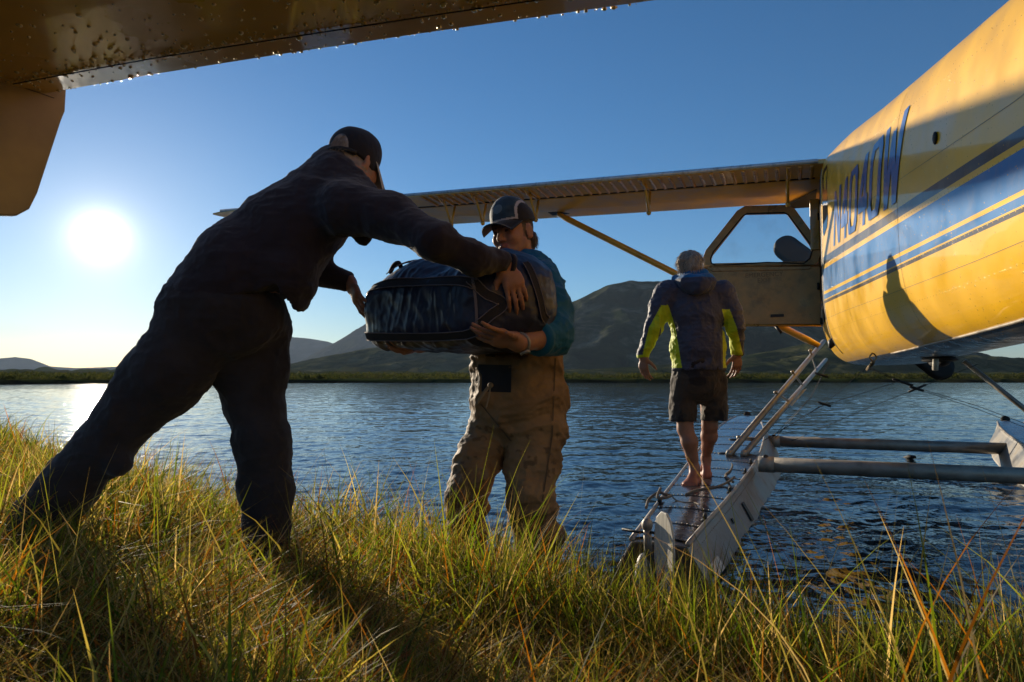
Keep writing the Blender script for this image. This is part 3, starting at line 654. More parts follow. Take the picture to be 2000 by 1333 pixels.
# ---------------------------------------------------------------- wing
DIH = .031
def wing(sign, name):
    rings = []; oo = ([.88, .30, -.5, -1.5, -2.9, -4.43, -5.5, -6.6, -7.2, -7.6, -7.85, -7.98, -8.02])
    te = {-7.85: 7.60, -7.98: 7.62, -8.02: 7.66}; le = {-6.6: 9.30, -7.2: 9.05, -7.6: 8.65, -7.85: 8.2, -7.98: 7.9, -8.02: 7.72}
    for o in oo:
        a, b = te.get(o, 7.58), le.get(o, 9.38); z = 3.205 + DIH * (.3 - o); c = b - a; th = min(.21, .12 * c)
        prof = [(0, 0), (.02, 0), (.26, -.012), (.27, .02), (.30, .02), (.31, -.014), (.6, -.03), (.85, -.02), (.96, .02), (1, .06), (.97, .12), (.85, .17), (.6, .20), (.3, .15), (0, .045)]
        oo_ = o if sign < 0 else 2 * OC - o
        rings.append([PP(oo_, a + c * u, z + v * (th / .21) * (1 if u > .02 else 1)) for u, v in prof])
    wb = MB().loft(rings); return wb.build(name, UND, plane, smooth=False)
wl = wing(-1, 'wing'); wing(1, 'wing')
# blunt trailing edge, ribs, brackets
MB().tube([PP(.28, 7.575, 3.232), PP(-7.8, 7.60, 3.232 + DIH * 8.1)], .024, 8).build('trailing_edge_strip', mat('edge_sky_reflection', (.5, .58, .68), .3, .2, var=.2, dirt=((.08, .07, .06), 10, .6)), wl)  # pale blue base colour holds the sky's reflection on the blunt edge
rib0 = None
for k in range(42):
    o = .22 - k * (4.62 / 41)
    z = 3.205 + DIH * (.3 - o)
    if rib0 is None:
        b = MB(); P0 = PP(0, 0, 0)
        prof = [(-.022, 0), (-.010, -.016), (.010, -.016), (.022, 0)]
        V = [PP(x, s, zz - .002) for s in (7.61, 8.03) for x, zz in prof] ; V = [Vector(v) for v in V]
        for q in range(4): V[q + 4].z -= .012
        b.add(V, [(0, 1, 5, 4), (1, 2, 6, 5), (2, 3, 7, 6), (0, 3, 2, 1), (4, 5, 6, 7)])
        r = b.build('flap_rib', YP, wl, smooth=False); rib0 = r
    else:
        r = rib0.copy(); COL.objects.link(r); r.parent = wl
    r.location = PP(o, 0, z)
def bracket(o, drop=.30, big=True):
    z = 3.205 + DIH * (.3 - o); b = MB()
    A = PP(o, 7.80, z - .01); B = PP(o, 8.12, z - .02); C = PP(o, 8.02, z - drop); 
    b.tube([A, C], .016, 6).tube([B, C], .016, 6).tube([A, B], .013, 6).ball(C, .03, 8, 5); b.tube([PP(o, 7.62, z), A + AZ * -.06], .012, 5)
    b.build('flap_hinge_bracket', YP, wl)
for o in (-4.18, -3.72, -2.98, -1.55, -.02): bracket(o)
def dark_line(s, o0, o1, dz, r=.008, n='flap_gap'): MB().tube([PP(o0, s, 3.205 + DIH * (.3 - o0) + dz), PP(o1, s, 3.205 + DIH * (.3 - o1) + dz)], r, 5).build(n, DARK, wl)
dark_line(8.09, .26, -7.3, -.006, .012)
MB().add([PP(.29, 8.45, 3.17), PP(.29, 9.3, 3.165), PP(-.12, 9.3, 3.18), PP(.29, 8.45, 3.16), PP(.29, 9.3, 3.155), PP(-.12, 9.3, 3.165)], [(0, 1, 2), (3, 5, 4), (0, 3, 4, 1), (1, 4, 5, 2), (2, 5, 3, 0)]).build('wing_root_fairing', DARK, wl, False)
MB().tube([PP(-5.0, 9.2, 3.36), PP(-5.0, 9.33, 3.24), PP(-5.0, 9.5, 3.21)], .008, 5).build('pitot_tube', DARK, wl)
# wing strut
Wp = pix_s(1092, 420, 8.85); Fp = pix_s(1600, 676, 8.85)
MB().tube([Wp + AZ * .06, Wp, Wp.lerp(Fp, .04), Wp.lerp(Fp, .96), Fp], [.05, .055, .068, .068, .05], 12, flat=(AF, .62)).build('wing_strut', YP, plane)
MB().box(Wp + AZ * .04, (AR, AF, AZ), (.13, .10, .02)).build('strut_fairing', DARK, plane, False, .006)
Wq = PP(2 * OC - to_os(Wp)[0], 8.85, Wp.z); Fq = PP(2 * OC - to_os(Fp)[0], 8.85, Fp.z)
MB().tube([Wq, Fq], .066, 12, flat=(AF, .62)).build('wing_strut', YP, plane)
# ---------------------------------------------------------------- open door
def door():
    s = 8.65
    def Q(px, py, ds=0): p = pix_s(px, py, s); return p + AF * ds
    outer = [(1374, 634), (1371, 510), (1376, 496), (1440, 413), (1450, 406), (1538, 403), (1549, 408), (1594, 470), (1602, 490), (1603, 634)]
    bot = [Q(*p) for p in ((1374, 634), (1371, 521), (1602, 521), (1603, 634))]
    d = MB(); V = bot + [p + AF * .035 for p in bot]; d.add(V, [(0, 1, 2, 3), (7, 6, 5, 4), (0, 4, 5, 1), (1, 5, 6, 2), (2, 6, 7, 3), (3, 7, 4, 0)])
    do = d.build('cargo_door', DOORM, plane, False, .006)
    loop = [(1380, 508), (1385, 494), (1446, 417), (1455, 411), (1536, 409), (1545, 414), (1590, 476), (1595, 492), (1590, 508), (1578, 519), (1500, 521), (1392, 523), (1382, 518)]
    pts = [Q(*p) for p in loop]; pts.append(pts[0])
    mb = MB(); 
    ring = []
    for i in range(len(loop)):
        a, b, c = pts[i - 1 if i else len(loop) - 1], pts[i], pts[i + 1]
        t = (c - a).normalized(); n = t.cross(AF).normalized(); ring.append([b + n * w_ + AF * e for w_, e in ((-.052, -.01), (.052, -.01), (.052, .05), (-.052, .05))])
    ring.append(ring[0]); mb.loft(ring, cap=False); fr = mb.build('window_frame', DOORM, do, False, .008)
    mb = MB(); ring = [[p + n_ for n_ in (AF * -.016 + AZ * 0, AF * -.016 + AZ * .008, AF * -.02)] for p in pts]
    ins = []
    cc = sum(pts[:-1], Vector()) / (len(pts) - 1)
    for p in pts: ins.append(p + (cc - p).normalized() * .05 - AF * .012)
    MB().tube(ins, .008, 6, cap=False).build('window_seal', BLKR, do)
    cen = cc + AF * .02; obj('window_pane', [p + AF * .02 for p in pts[:-1]] + [cen], [(k, (k + 1) % len(loop), len(loop)) for k in range(len(loop))], GLS, do, False)
    MB().tube([Q(1374, 636, -.012), Q(1604, 636, -.012)], .016, 6).build('door_sill_trim', mat('amber_trim', (.5, .27, .06), .3, .5, var=.2), do)
    MB().tube([Q(1374, 521, -.014), Q(1601, 519, -.014)], .012, 6).build('door_rail', DOORM, do)
    a, b = Q(1505, 617, -.006), Q(1531, 617, -.006); MB().box((a + b) / 2, (AR, AF, AZ), ((b - a).length / 2, .004, .017)).build('placard', DARK, do, False, .002)
    rv = MB()
    for k in range(28):
        for py in (527, 627): p = Q(1380 + k * 8, py, -.003); rv.ball(p, .005, 6, 4)
    for k in range(14): rv.ball(Q(1413, 530 + k * 7, -.003), .005, 6, 4)
    tag(rv.build('door_rivets', DOORM, do), kind='stuff')
    # flat raised stencil with the faded words
    cu = bpy.data.curves.new('stencil', 'FONT'); cu.body = 'EMERGENCY\nEXIT'; cu.size = .075; cu.align_x = 'CENTER'; cu.space_line = .9
    t = bpy.data.objects.new('stencil', cu); COL.objects.link(t); dg = bpy.context.evaluated_depsgraph_get(); me = bpy.data.meshes.new_from_object(t.evaluated_get(dg)); bpy.data.objects.remove(t)
    c = Q(1492, 541, -.003); V = [c + AR * v.co.x + AZ * v.co.y for v in me.vertices]
    obj('stencil_lettering', V, [tuple(p.vertices) for p in me.polygons], mat('faded_stencil', (.20, .11, .04), .5, .2, var=.3), do, False)
    for px, py in ((1598, 425), (1598, 560), (1604, 628)):
        MB().tube([Q(px, py, -.03) - AZ * .04, Q(px, py, -.03) + AZ * .04], .016, 6).build('door_hinge', DARK, do)
    MB().tube([Q(1515, 637, -.01), Q(1521, 645, -.02), Q(1527, 651, -.02)], .018, 6).build('door_stay', DARK, do)
    MB().box(Q(1591, 440, -.02), (AR, AF, AZ), (.05, .02, .30)).build('door_post', YP, plane, False, .01)
door()
# ---------------------------------------------------------------- propeller
def prop():
    hub = PP(OC, 10.92, 2.06); tip = pix_s(1517, 470, 10.95); d = (tip - hub); Ln = d.length; d.normalize()
    root = MB().ball(hub, (.17, .17, .22), 14, 8, (AR, AZ, AF)).build('propeller_hub', ALU, plane)
    for k in range(2):
        q = Matrix.Rotation(k * math.pi, 4, AF) @ d; sd = q.cross(AF).normalized(); rings = []
        for t in list(np.linspace(.08, .88, 14)) + [.92, .95, .97, .985, .995, 1.0]:
            ch = .12 + .07 * math.sin(min(t * 1.25, 1) * 1.9); ch *= math.sqrt(max(1 - max(t - .88, 0) ** 2 / .0146, .004)); tw = 1.0 - .75 * t
            a = sd * math.cos(tw * .6) + AF * math.sin(tw * .6); b = q.cross(a); c = hub + q * Ln * t
            rings.append([c + a * ch * x + b * .015 * y for x, y in ((-1, 0), (-.5, 1), (.5, 1), (1, 0), (.5, -1), (-.5, -1))])
        MB().loft(rings).build('propeller_blade', BLKR, plane)
prop()
# ---------------------------------------------------------------- tailplane over the camera
def tail():
    zu = 1.612; 
    _le = sorted(to_os(pix_z(px, py, 1.646)) for px, py in ((115, 176), (400, 126), (700, 82), (1000, 38), (1290, 0)))
    def LE(o):
        if o > _le[-1][0]: return _le[-1][1] + (o - _le[-1][0]) * (_le[-1][1] - _le[0][1]) / (_le[-1][0] - _le[0][0])
        return float(np.interp(o, [q[0] for q in _le], [q[1] for q in _le]))
    def TEs(o): return -.12 - (o + 1.5) * .02
    for sgn, nm in ((-1, 'tailplane'), (1, 'tailplane')):
        rings = []
        for o in np.linspace(.85, -1.5, 9):
            a, b = TEs(o), LE(o); c = b - a; oo_ = o if sgn < 0 else 2 * OC - o
            rings.append([PP(oo_, a + c * u, zu + v) for u, v in ((0, .035), (.02, .028), (.35, 0.0), (.36, .006), (.75, -.004), (.9, .0), (.97, .012), (1, .034), (.97, .055), (.85, .075), (.4, .08), (0, .045))])
        t = MB().loft(rings).build(nm, TUND, plane, smooth=False)
        if sgn < 0: tp = t
    rg = random.Random(5)
    # spar seam and rivets along the leading edge, then dew drops
    MB().tube([PP(o, LE(o) - .115, zu - .0035) for o in np.linspace(.8, -1.48, 20)], .0013, 5).build('spar_seam', DARK, tp)
    rv = MB()
    for o in np.arange(-1.48, .8, .022): rv.ball(PP(o, LE(o) - .125, zu - .004), (.003, .003, .0016), 6, 4)
    tag(rv.build('seam_rivets', TUND, tp), kind='stuff')
    rv = MB(); n = 0
    while n < 900:
        o = rg.uniform(-1.49, .5); q = rg.random(); s = LE(o) - .006 - (.45 * q ** 1.3 if rg.random() < .62 else abs(rg.gauss(.118, .016)))
        if rg.random() > math.exp(-(o + 1.5) * .9) * .9 + .15: continue
        u = (LE(o) - s); zz = zu + float(np.interp(1 - u / 1.13, [.35, .75, .9, .97, 1], [0, -.004, 0, .012, .034])) - .0008
        r = rg.uniform(.0010, .0030) * (1 + rg.random() ** 8 * 1.2); rv.ball(PP(o, s, zz), (r * rg.uniform(.8, 1.3), r * rg.uniform(.8, 1.4), r * .75), 8, 6); n += 1
    DW = mat('dew_drop', (.9, .9, .9), .02, 0, var=0, trans=1); DW.node_tree.nodes['Principled BSDF'].inputs['IOR'].default_value = 1.33
    tag(rv.build('dew_drops', mat('dew_bead', (.95, .82, .5), .2, .55, var=0, spec=1, coat=1, coat_rough=.1), tp), kind='stuff')
    for sgn in (-1, 1):
        oo_ = -1.512 if sgn < 0 else 2 * OC + 1.512
        prof = [(1.012, 1.83), (1.008, 1.60), (1.0, 1.575), (.955, 1.40), (.94, 1.362), (.915, 1.342), (.88, 1.335), (.3, 1.33), (.1, 1.37), (.02, 1.5), (0, 2.0), (.1, 2.12), (.55, 2.12), (.9, 1.98)]
        V = [PP(oo_ + e, s, z) for e in (-.011, .011) for s, z in prof]; n = len(prof)
        F = [tuple(range(n)), tuple(range(n, 2 * n))[::-1]] + [(i, i + n, (i + 1) % n + n, (i + 1) % n) for i in range(n)]
        f = MB().add(V, F).build('sea_fin', mat('fin_paint' + str(sgn + 2), (.46, .31, .13), .5, 0, bump=.0008, bscale=12, var=.3, coat=.3, coat_rough=.2, dirt=((.40, .30, .18), 5, .7)), plane, False, .004)
        if sgn < 0:
            for zz in (1.69, 1.62): MB().tube([PP(oo_ + .013, s, zz - (1 - s) * .03) for s in (.98, .6, .1)], .0007, 5).build('fin_seam', DARK, f)
    # fin and rudder above the tail
    V = [PP(OC + e, s, z) for e in (-.03, .03) for s, z in ((2.2, 2.2), (1.0, 2.9), (.6, 3.1), (-.5, 3.1), (-.75, 2.4), (-.6, 1.6), (.5, 1.9))]
    MB().add(V, [tuple(range(7)), tuple(range(7, 14))[::-1]] + [(i, i + 7, (i + 1) % 7 + 7, (i + 1) % 7) for i in range(7)]).build('tail_fin', YP, plane, False, .02)
tail()
# ---------------------------------------------------------------- floats
FLS = [  # s, deck half width, deck z, chine half width, chine z, keel z
    (3.36, .135, .205, .24, .02, -.10), (3.9, .16, .21, .27, .0, -.22), (4.6, .20, .212, .31, -.03, -.30), (5.4, .235, .218, .38, -.05, -.34), (6.2, .27, .23, .43, -.06, -.38), (7.2, .30, .26, .47, -.04, -.38),
    (8.2, .30, .32, .47, .02, -.34), (9.0, .27, .385, .42, .12, -.2), (9.6, .21, .44, .32, .24, 0), (10.0, .13, .47, .16, .34, .18), (10.2, .04, .48, .05, .42, .34)]
FO = -.62
def fl(s, k): return float(np.interp(s, [q[0] for q in FLS], [q[k] for q in FLS]))
def deck_pt(s, lat, up=0, fo=FO): return PP(fo + lat, s, fl(s, 2) + .012 * (1 - (lat / max(fl(s, 1), .01)) ** 2) + up)
def make_float(fo, detail):
    def D(s, lat, up=0): return deck_pt(s, lat, up, fo)
    ss = [3.36] + list(np.arange(3.5, 10.2, .15)) + [10.2]; rings = []
    for s in ss:
        dw, dz, cw, cz, kz = [fl(s, k) for k in range(1, 6)]
        r = [(0, kz), (cw * .5, kz + (cz - kz) * .42), (cw, cz), (cw * .99, cz + .015), (dw + .012, dz - .03), (dw, dz - .004), (dw * .5, dz + .004), (0, dz + .006)]
        r = r + [(-a, b) for a, b in r[-2:0:-1]]; rings.append([PP(fo + a, s, z) for a, z in r])
    h = MB().loft(rings).build('float', ALW, plane, smooth=False)
    V = []; st = list(np.arange(3.42, 10.05, .12)); ln = (-.96, -.5, 0, .5, .96)
    for s in st: V += [D(s, fl(s, 1) * q, .006) for q in ln]
    F = [(i * 5 + j, i * 5 + j + 1, (i + 1) * 5 + j + 1, (i + 1) * 5 + j) for i in range(len(st) - 1) for j in range(4)]
    obj('deck', V, F, DECKM, h)
    for sd in (-1, 1):
        MB().tube([D(s, fl(s, 1) * sd, .004) for s in np.arange(3.38, 10.1, .2)], .014, 7).build('gunwale_rail', ALU, h)
    MB().tube([PP(fo, s, fl(s, 2)) for s in ()] or [D(10.2, 0), D(10.24, 0)], .05, 8).build('bow_bumper', BLKR, h)
    if not detail: return h
    rv = MB()
    for s in (3.75, 4.2, 4.65, 5.1, 5.55, 6.0, 6.5, 7.0, 7.6, 8.2, 8.8, 9.3):
        w_ = fl(s, 1) * .95; MB().tube([D(s, q, .008) for q in np.linspace(-w_, w_, 5)], .0018, 5).build('deck_seam', DARK, h)
        for q in np.arange(-w_, w_, .028): rv.ball(D(s + .025, q, .008), (.005, .005, .004), 6, 4)
    for s in np.arange(3.45, 9.5, .05):
        for k in (.03,): rv.ball(PP(fo + fl(s, 1) + .022, s, fl(s, 2) - .045), .0035, 5, 4)
    tag(rv.build('deck_rivets', ALU, h), kind='stuff')
    for s, lat in ((4.35, -.17), (3.95, .15), (4.95, .2), (5.9, .24), (6.5, .25)):
        c = D(s, lat, .0); b = MB().tube([c, c + AZ * .035], .010, 6).tube([c + AZ * .03 - AF * .05, c + AZ * .04, c + AZ * .03 + AF * .05], .009, 6); b.box(c + AZ * .006, (AR, AF, AZ), (.02, .045, .006)); b.build('mooring_cleat', DARK, h)
    # hatch ring and handle on deck
    for s, lat in ((7.0, -.02), (8.0, 0)): MB().ball(D(s, lat, .008), (.07, .07, .008), 18, 5, (AR, AF, AZ)).build('deck_hatch', DARK, h)
    # patches and stains on the inner side
    def wall(s, t, out=.004):
        dw, dz, cw, cz = [fl(s, k) for k in range(1, 5)]
        return PP(fo + dw + .012 + (cw - dw - .012) * t + out, s, dz - .03 + (cz + .015 - dz + .03) * t)
    for s0, s1, t0, t1, m_, nm in ((5.05, 5.13, .25, .8, DARK, 'side_placard'), (3.50, 3.74, .62, .98, WHT, 'repair_patch'), (4.50, 4.54, .28, .42, DARK, 'side_bracket')):
        V = [wall(s, t) for s in (s0, s1) for t in (t0, t1)]; V += [v + AR * .008 for v in V]
        MB().add(V, [(4, 5, 7, 6), (0, 4, 6, 2), (1, 3, 7, 5), (0, 1, 5, 4), (2, 6, 7, 3)]).build(nm, m_, h, False)
    # dark transom plate with trim at the stern
    a = [PP(fo + x, 3.352, z) for x, z in ((-.128, .20), (.128, .20), (.232, .02), (0, -.09), (-.232, .02))]
    MB().add(a + [p - AF * .004 for p in a], [(0, 1, 2, 3, 4), (9, 8, 7, 6, 5)] + [(i, (i + 1) % 5, (i + 1) % 5 + 5, i + 5) for i in range(5)]).build('transom_plate', mat('stained_transom', (.12, .10, .08), .5, .5, bump=.003, bscale=12, var=.5), h, False)
    MB().tube([a[0], a[4], a[3]], .006, 5).build('transom_trim', ALU, h)
    # water rudder, swung up
    pst = [pix_s(1264, 1038, 3.30), pix_s(1268, 1120, 3.30)]
    MB().tube([pst[0] + AZ * .05, pst[1]], .020, 8).build('rudder_post', ALU, h)
    MB().tube([pix_s(1215, 1034, 3.32), pix_s(1250, 1040, 3.3), pst[0], pix_s(1280, 1042, 3.28)], .007, 6).build('rudder_yoke', DARK, h)
    MB().ball(pst[0] + AZ * .03, (.028, .028, .035), 8, 6).build('pulley', ALU, h)
    out_ = [(1291, 999), (1301, 1004), (1309, 1022), (1314, 1050), (1315, 1090), (1313, 1130), (1307, 1165), (1300, 1184), (1290, 1170), (1281, 1130), (1277, 1090), (1277, 1040), (1281, 1010)]
    RN = Vector((-.94, -.34, 0)).normalized(); RC = pix_s(1296, 1090, 3.22); P = [(lambda d: d * ((RC - AZ * CAM_H).dot(RN) / d.dot(RN)) + AZ * CAM_H)(ray(px, py)) for px, py in out_]; n = len(P)
    MB().add(P + [p - RN * .012 for p in P], [tuple(range(n)), tuple(range(n, 2 * n))[::-1]] + [(i, i + n, (i + 1) % n + n, (i + 1) % n) for i in range(n)]).build('water_rudder', WHT, h, False, .003)
    c = pix_s(1258, 1125, 3.30); MB().ball(c, (.045, .05, .11), 12, 8, (AR, AF, AZ)).build('rudder_fairing', WHT, h)
    return h
f1 = make_float(FO, True); f2 = make_float(2 * OC - FO, False)
# ---------------------------------------------------------------- float struts, spreader bars, wires
a0, a1 = pix_z(1424, 888, .275), pix_o(1608, 668, .42)
b0, b1 = pix_z(1453, 888, .275), pix_o(1612, 704, .50)
sa = MB().tube([a0, a1], .046, 12, flat=(AF, .7)).build('float_strut', ALU, plane)
MB().tube([b0, b1], .044, 12, flat=(AF, .7)).build('float_strut', ALU, plane)
for t in (.10, .42, .60, .82):
    p, q = a0.lerp(a1, t), b0.lerp(b1, t); MB().tube([p + (p - q) * .35, q], .013, 8).ball(p + (p - q) * .3, .024, 8, 5).ball(q, .02, 8, 5).build('ladder_rung', ALU, plane)
    MB().box((p + q) / 2 - AZ * .015, ((q - p), AF, AZ), ((q - p).length * .5, .05, .008)).build('step_plate', ALU, plane, False, .003)
MB().tube([a0 - AF * .05, a0 + AZ * .02, a0 + AF * .05], .03, 8).tube([b0 - AF * .05, b0 + AZ * .02, b0 + AF * .05], .03, 8).build('strut_foot', ALU, plane)
p = pix_z(1575, 775, .55) if False else b0.lerp(b1, .55); V = [p + AR * .03, p + AR * .09 + AZ * .02, p - AZ * .22 - AR * .10, p - AZ * .20 - AR * .13]
MB().add(V + [v + AF * .006 for v in V], [(0, 1, 2, 3), (7, 6, 5, 4), (0, 4, 5, 1), (1, 5, 6, 2), (2, 6, 7, 3), (3, 7, 4, 0)]).build('retracted_step', WHT, plane, False)
for o, s_t, s_b in ((1.52, 7.75, 7.75),):
    MB().tube([PP(o, s_t, 1.17), PP(2 * OC - FO, s_b, .3)], .036, 12, flat=(AF, .7)).build('float_strut', ALU, plane)
for (px, py, s_) in ((1506, 862, None), (1488, 907, None)):
    p = pix_o(px, py, -.27); o, s = to_os(p)
    MB().tube([p, PP(2 * OC - FO - .3, s, p.z)], .047, 14, flat=(AF, 1.35)).build('spreader_bar', ALU, plane)
    MB().tube([p - AR * .03, p + AR * .10], .052, 12, flat=(AF, 1.33)).build('bar_socket', ALU, plane)
    MB().ball(p + AZ * .055 + AR * .03, (.03, .03, .03), 8, 6).build('socket_bolt', DARK, plane)
def wire(pts, r=.0028, n='bracing_wire'): MB().tube(pts, r, 5).build(n, DARK, plane)
def W(px, py, s=7.6): return pix_s(px, py, s)
X1, X2 = W(1757, 745), W(1790, 760)
wire([W(1690, 717), X1, X2, W(1905, 798), W(2040, 850)]); wire([W(1698, 718), X1 + AZ * .01, X2 + AZ * .012, W(1905, 792), W(2040, 842)])
wire([W(1545, 862), W(1700, 795), X2, W(1850, 735), W(1910, 712)]); wire([W(1520, 845), W(1600, 795), X1])
wire([W(1620, 705), W(1606, 735), W(1585, 775), W(1515, 855)]); wire([W(1617, 707), W(1602, 740), W(1580, 780), W(1505, 858)])
wire([W(1690, 720), W(1610, 790), W(1460, 880)])
for p in (X1, X1 + AR * .05 - AZ * .02, X2, W(1604, 733), W(1610, 790)): MB().tube([p - AR * .06 + AZ * .02, p + AR * .06 - AZ * .02], .013, 6).build('turnbuckle', DARK, plane)
MB().tube([X2 - AR * .07 - AZ * .03, X2 + AR * .08 + AZ * .04], .012, 6).build('turnbuckle', DARK, plane)
# things under the belly
p = PP(OC + .05, 5.6, 1.135); MB().ball(p - AZ * .02, (.06, .20, .035), 12, 6, (AR, AF, AZ)).ball(p + AZ * .0, (.11, .28, .025), 12, 6, (AR, AF, AZ)).build('belly_fairing', BLKR, plane)
p = PP(OC - .02, 5.3, 1.13); MB().tube([p, p - AZ * .07 + AF * .03], .02, 6).build('drain_mast', WHT, plane)
MB().tube([PP(.40, 7.5, 1.42), PP(.36, 7.5, 1.36), PP(.34, 7.5, 1.30)], [.02, .045, .012], 8).build('fuel_drain', DARK, plane)
# ropes lying on the deck, and the small floating stick
ROPE = mat('old_rope', (.16, .13, .10), .9, 0, bump=.002, bscale=160, var=.3)
def rope(pix, z, label, r=.009):
    pts = [pix_z(px, py, z + dz) for px, py, dz in pix]; c = sum(pts, Vector()) / len(pts); c.z = z; o = MB().tube(spline(pts, 6), r, 7).build('rope', ROPE); return tag(o, label, 'rope', 'ropes on the float deck')
rope([(1378, 898, 0), (1398, 897, 0), (1418, 901, 0), (1430, 908, 0), (1426, 920, 0), (1417, 928, 0), (1424, 938, 0), (1432, 942, .01)], .245, 'limp rope snaking in an S beside the standing man\'s feet')
rope([(1340, 966, 0), (1356, 959, 0), (1376, 955, 0), (1400, 951, 0), (1418, 944, .01), (1428, 938, .03), (1434, 932, .03)], .235, 'short straight rope across the deck nearest the standing man\'s heel')
rope([(1262, 992, -.02), (1266, 978, 0), (1276, 968, .03), (1288, 962, .04), (1298, 966, .03), (1310, 968, .02), (1302, 972, .03), (1284, 972, .03), (1290, 954, .07)], .245, 'rope knotted round the cleat on the outer rail of the near float')
rope([(1312, 970, .02), (1322, 978, 0), (1340, 982, 0), (1356, 982, 0), (1366, 986, .02)], .23, 'thin dark line trailing from the rail cleat over the wet deck', .004)
o = MB().tube([pix_z(1765, 894, .0), pix_z(1775, 893, .02), pix_z(1787, 893, .03)], [.012, .03, .02], 8).build('floating_stick', BLKR); tag(o, 'small dark stick floating on the water between the two spreader bars', 'stick')
# ================================================================ PEOPLE
def V3(*a): return Vector(a)
def skin_mesh(name, B, h, m, parent, fold=None, colf=None, rel=2, seed=0):
    V, F = B.mesh(h); V = relax(V, F, rel)
    if fold:
        for f in (fold if isinstance(fold, list) else [fold]): V = folds(V, F, *f)
    col = colf(V) if colf else None
    return obj(name, V, F, m, parent, col=col)
def hand(B, W, X, Z, th=1, curl=(20, 25, 20), sc=1.0, spread=.05, thumb=(.45, .8, -.35), wrist=None, curls=None):
    X = Vector(X).normalized(); Z = Vector(Z); Z = (Z - X * Z.dot(X)).normalized(); Y = Z.cross(X) * th; W = Vector(W); k = .010
    B.cap(W - X * .01 * sc, W + X * .075 * sc, (.028 * sc, .019 * sc), (.038 * sc, .0145 * sc), .02, Y)
    B.cap(W + X * .05 * sc - Y * .012 * sc, W + X * .088 * sc - Y * .012 * sc, (.026 * sc, .013 * sc), (.024 * sc, .011 * sc), .012, Y)
    for j in range(4):
        b = W + X * (.090, .095, .091, .081)[j] * sc + Y * (.030, .0100, -.0110, -.0300)[j] * sc
        f = (1, 1.1, 1.02, .8)[j] * sc; a = 0; p = b - X * .012; d = X
        B.cap(W + X * .05 * sc + Y * (.022, .008, -.008, -.022)[j] * sc, b, .012 * sc, .0105 * sc, k)
        cu = curls[j] if curls else curl
        for i, (l, r0, r1) in enumerate(((.046, .0104, .0092), (.029, .0094, .0084), (.023, .0084, .0070))):
            a += R(cu[i]); d = X * math.cos(a) - Z * math.sin(a) + Y * spread * (1.5 - j); d.normalize(); q = p + d * (l * f + (.012 if i == 0 else 0))
            B.cap(p, q, r0 * sc, r1 * sc, .0045); p = q
    p = W + X * .022 * sc + Y * .026 * sc; d = (X * thumb[0] + Y * thumb[1] + Z * thumb[2]).normalized()
    B.cap(W + X * .01 * sc, p, .018 * sc, .017 * sc, .02)
    for l, r0, r1 in ((.045, .017, .0125), (.034, .0125, .0108), (.027, .0108, .0085)):
        q = p + d * l * sc; B.cap(p, q, r0 * sc, r1 * sc, .008); p = q; d = (d + X * .22).normalized()
def head(B, c, f, up, sc=1.0):
    f = Vector(f).normalized(); up = Vector(up); up = (up - f * up.dot(f)).normalized(); r = f.cross(up); c = Vector(c)
    P = lambda a, b, d: c + f * a * sc + r * b * sc + up * d * sc
    ax = (f, r, up)
    B.ell(P(-.012, 0, .030), (.098 * sc, .077 * sc, .090 * sc), ax, .02)
    B.ell(P(.030, 0, -.030), (.066 * sc, .060 * sc, .092 * sc), ax, .03)
    B.cap(P(.015, -.050, -.055), P(.070, -.018, -.098), .022 * sc, .018 * sc, .03); B.cap(P(.015, .050, -.055), P(.070, .018, -.098), .022 * sc, .018 * sc, .03)
    B.ell(P(.078, 0, -.104), (.020 * sc, .024 * sc, .018 * sc), ax, .02)
    B.cap(P(.082, -.036, .022), P(.082, .036, .022), .014 * sc, .014 * sc, .02)
    for s in (-1, 1):
        B.ell(P(.066, .040 * s, -.028), (.028 * sc, .022 * sc, .024 * sc), ax, .02)
        B.ell(P(.104, .032 * s, .002), (.018 * sc, .018 * sc, .012 * sc), ax, .012, sub=True)
        B.ell(P(.078, .032 * s, .001), (.0135 * sc,) * 3, ax, .003)
        B.cap(P(.090, .022 * s, .008), P(.088, .043 * s, .005), .0042 * sc, .0042 * sc, .003)
    B.cap(P(.090, 0, .012), P(.112, 0, -.030), .009 * sc, .0125 * sc, .012)
    for s in (-1, 1): B.ell(P(.100, .011 * s, -.036), (.011 * sc, .008 * sc, .008 * sc), ax, .006)
    B.cap(P(.090, -.020, -.064), P(.096, 0, -.061), .006 * sc, .0075 * sc, .006); B.cap(P(.096, 0, -.061), P(.090, .020, -.064), .0075 * sc, .006 * sc, .006)
    B.cap(P(.088, -.016, -.076), P(.088, .016, -.076), .0075 * sc, .0075 * sc, .006)
    for s in (-1, 1):
        e = P(-.004, .080 * s, -.008); ea = (f * .9 - r * s * .35, r * s + f * .35, up)
        B.ell(e, (.019 * sc, .008 * sc, .033 * sc), ea, .005); B.ell(e + r * s * .010 * sc + f * .004 * sc, (.010 * sc, .006 * sc, .020 * sc), ea, .004, sub=True)
    return P, (f, r, up)
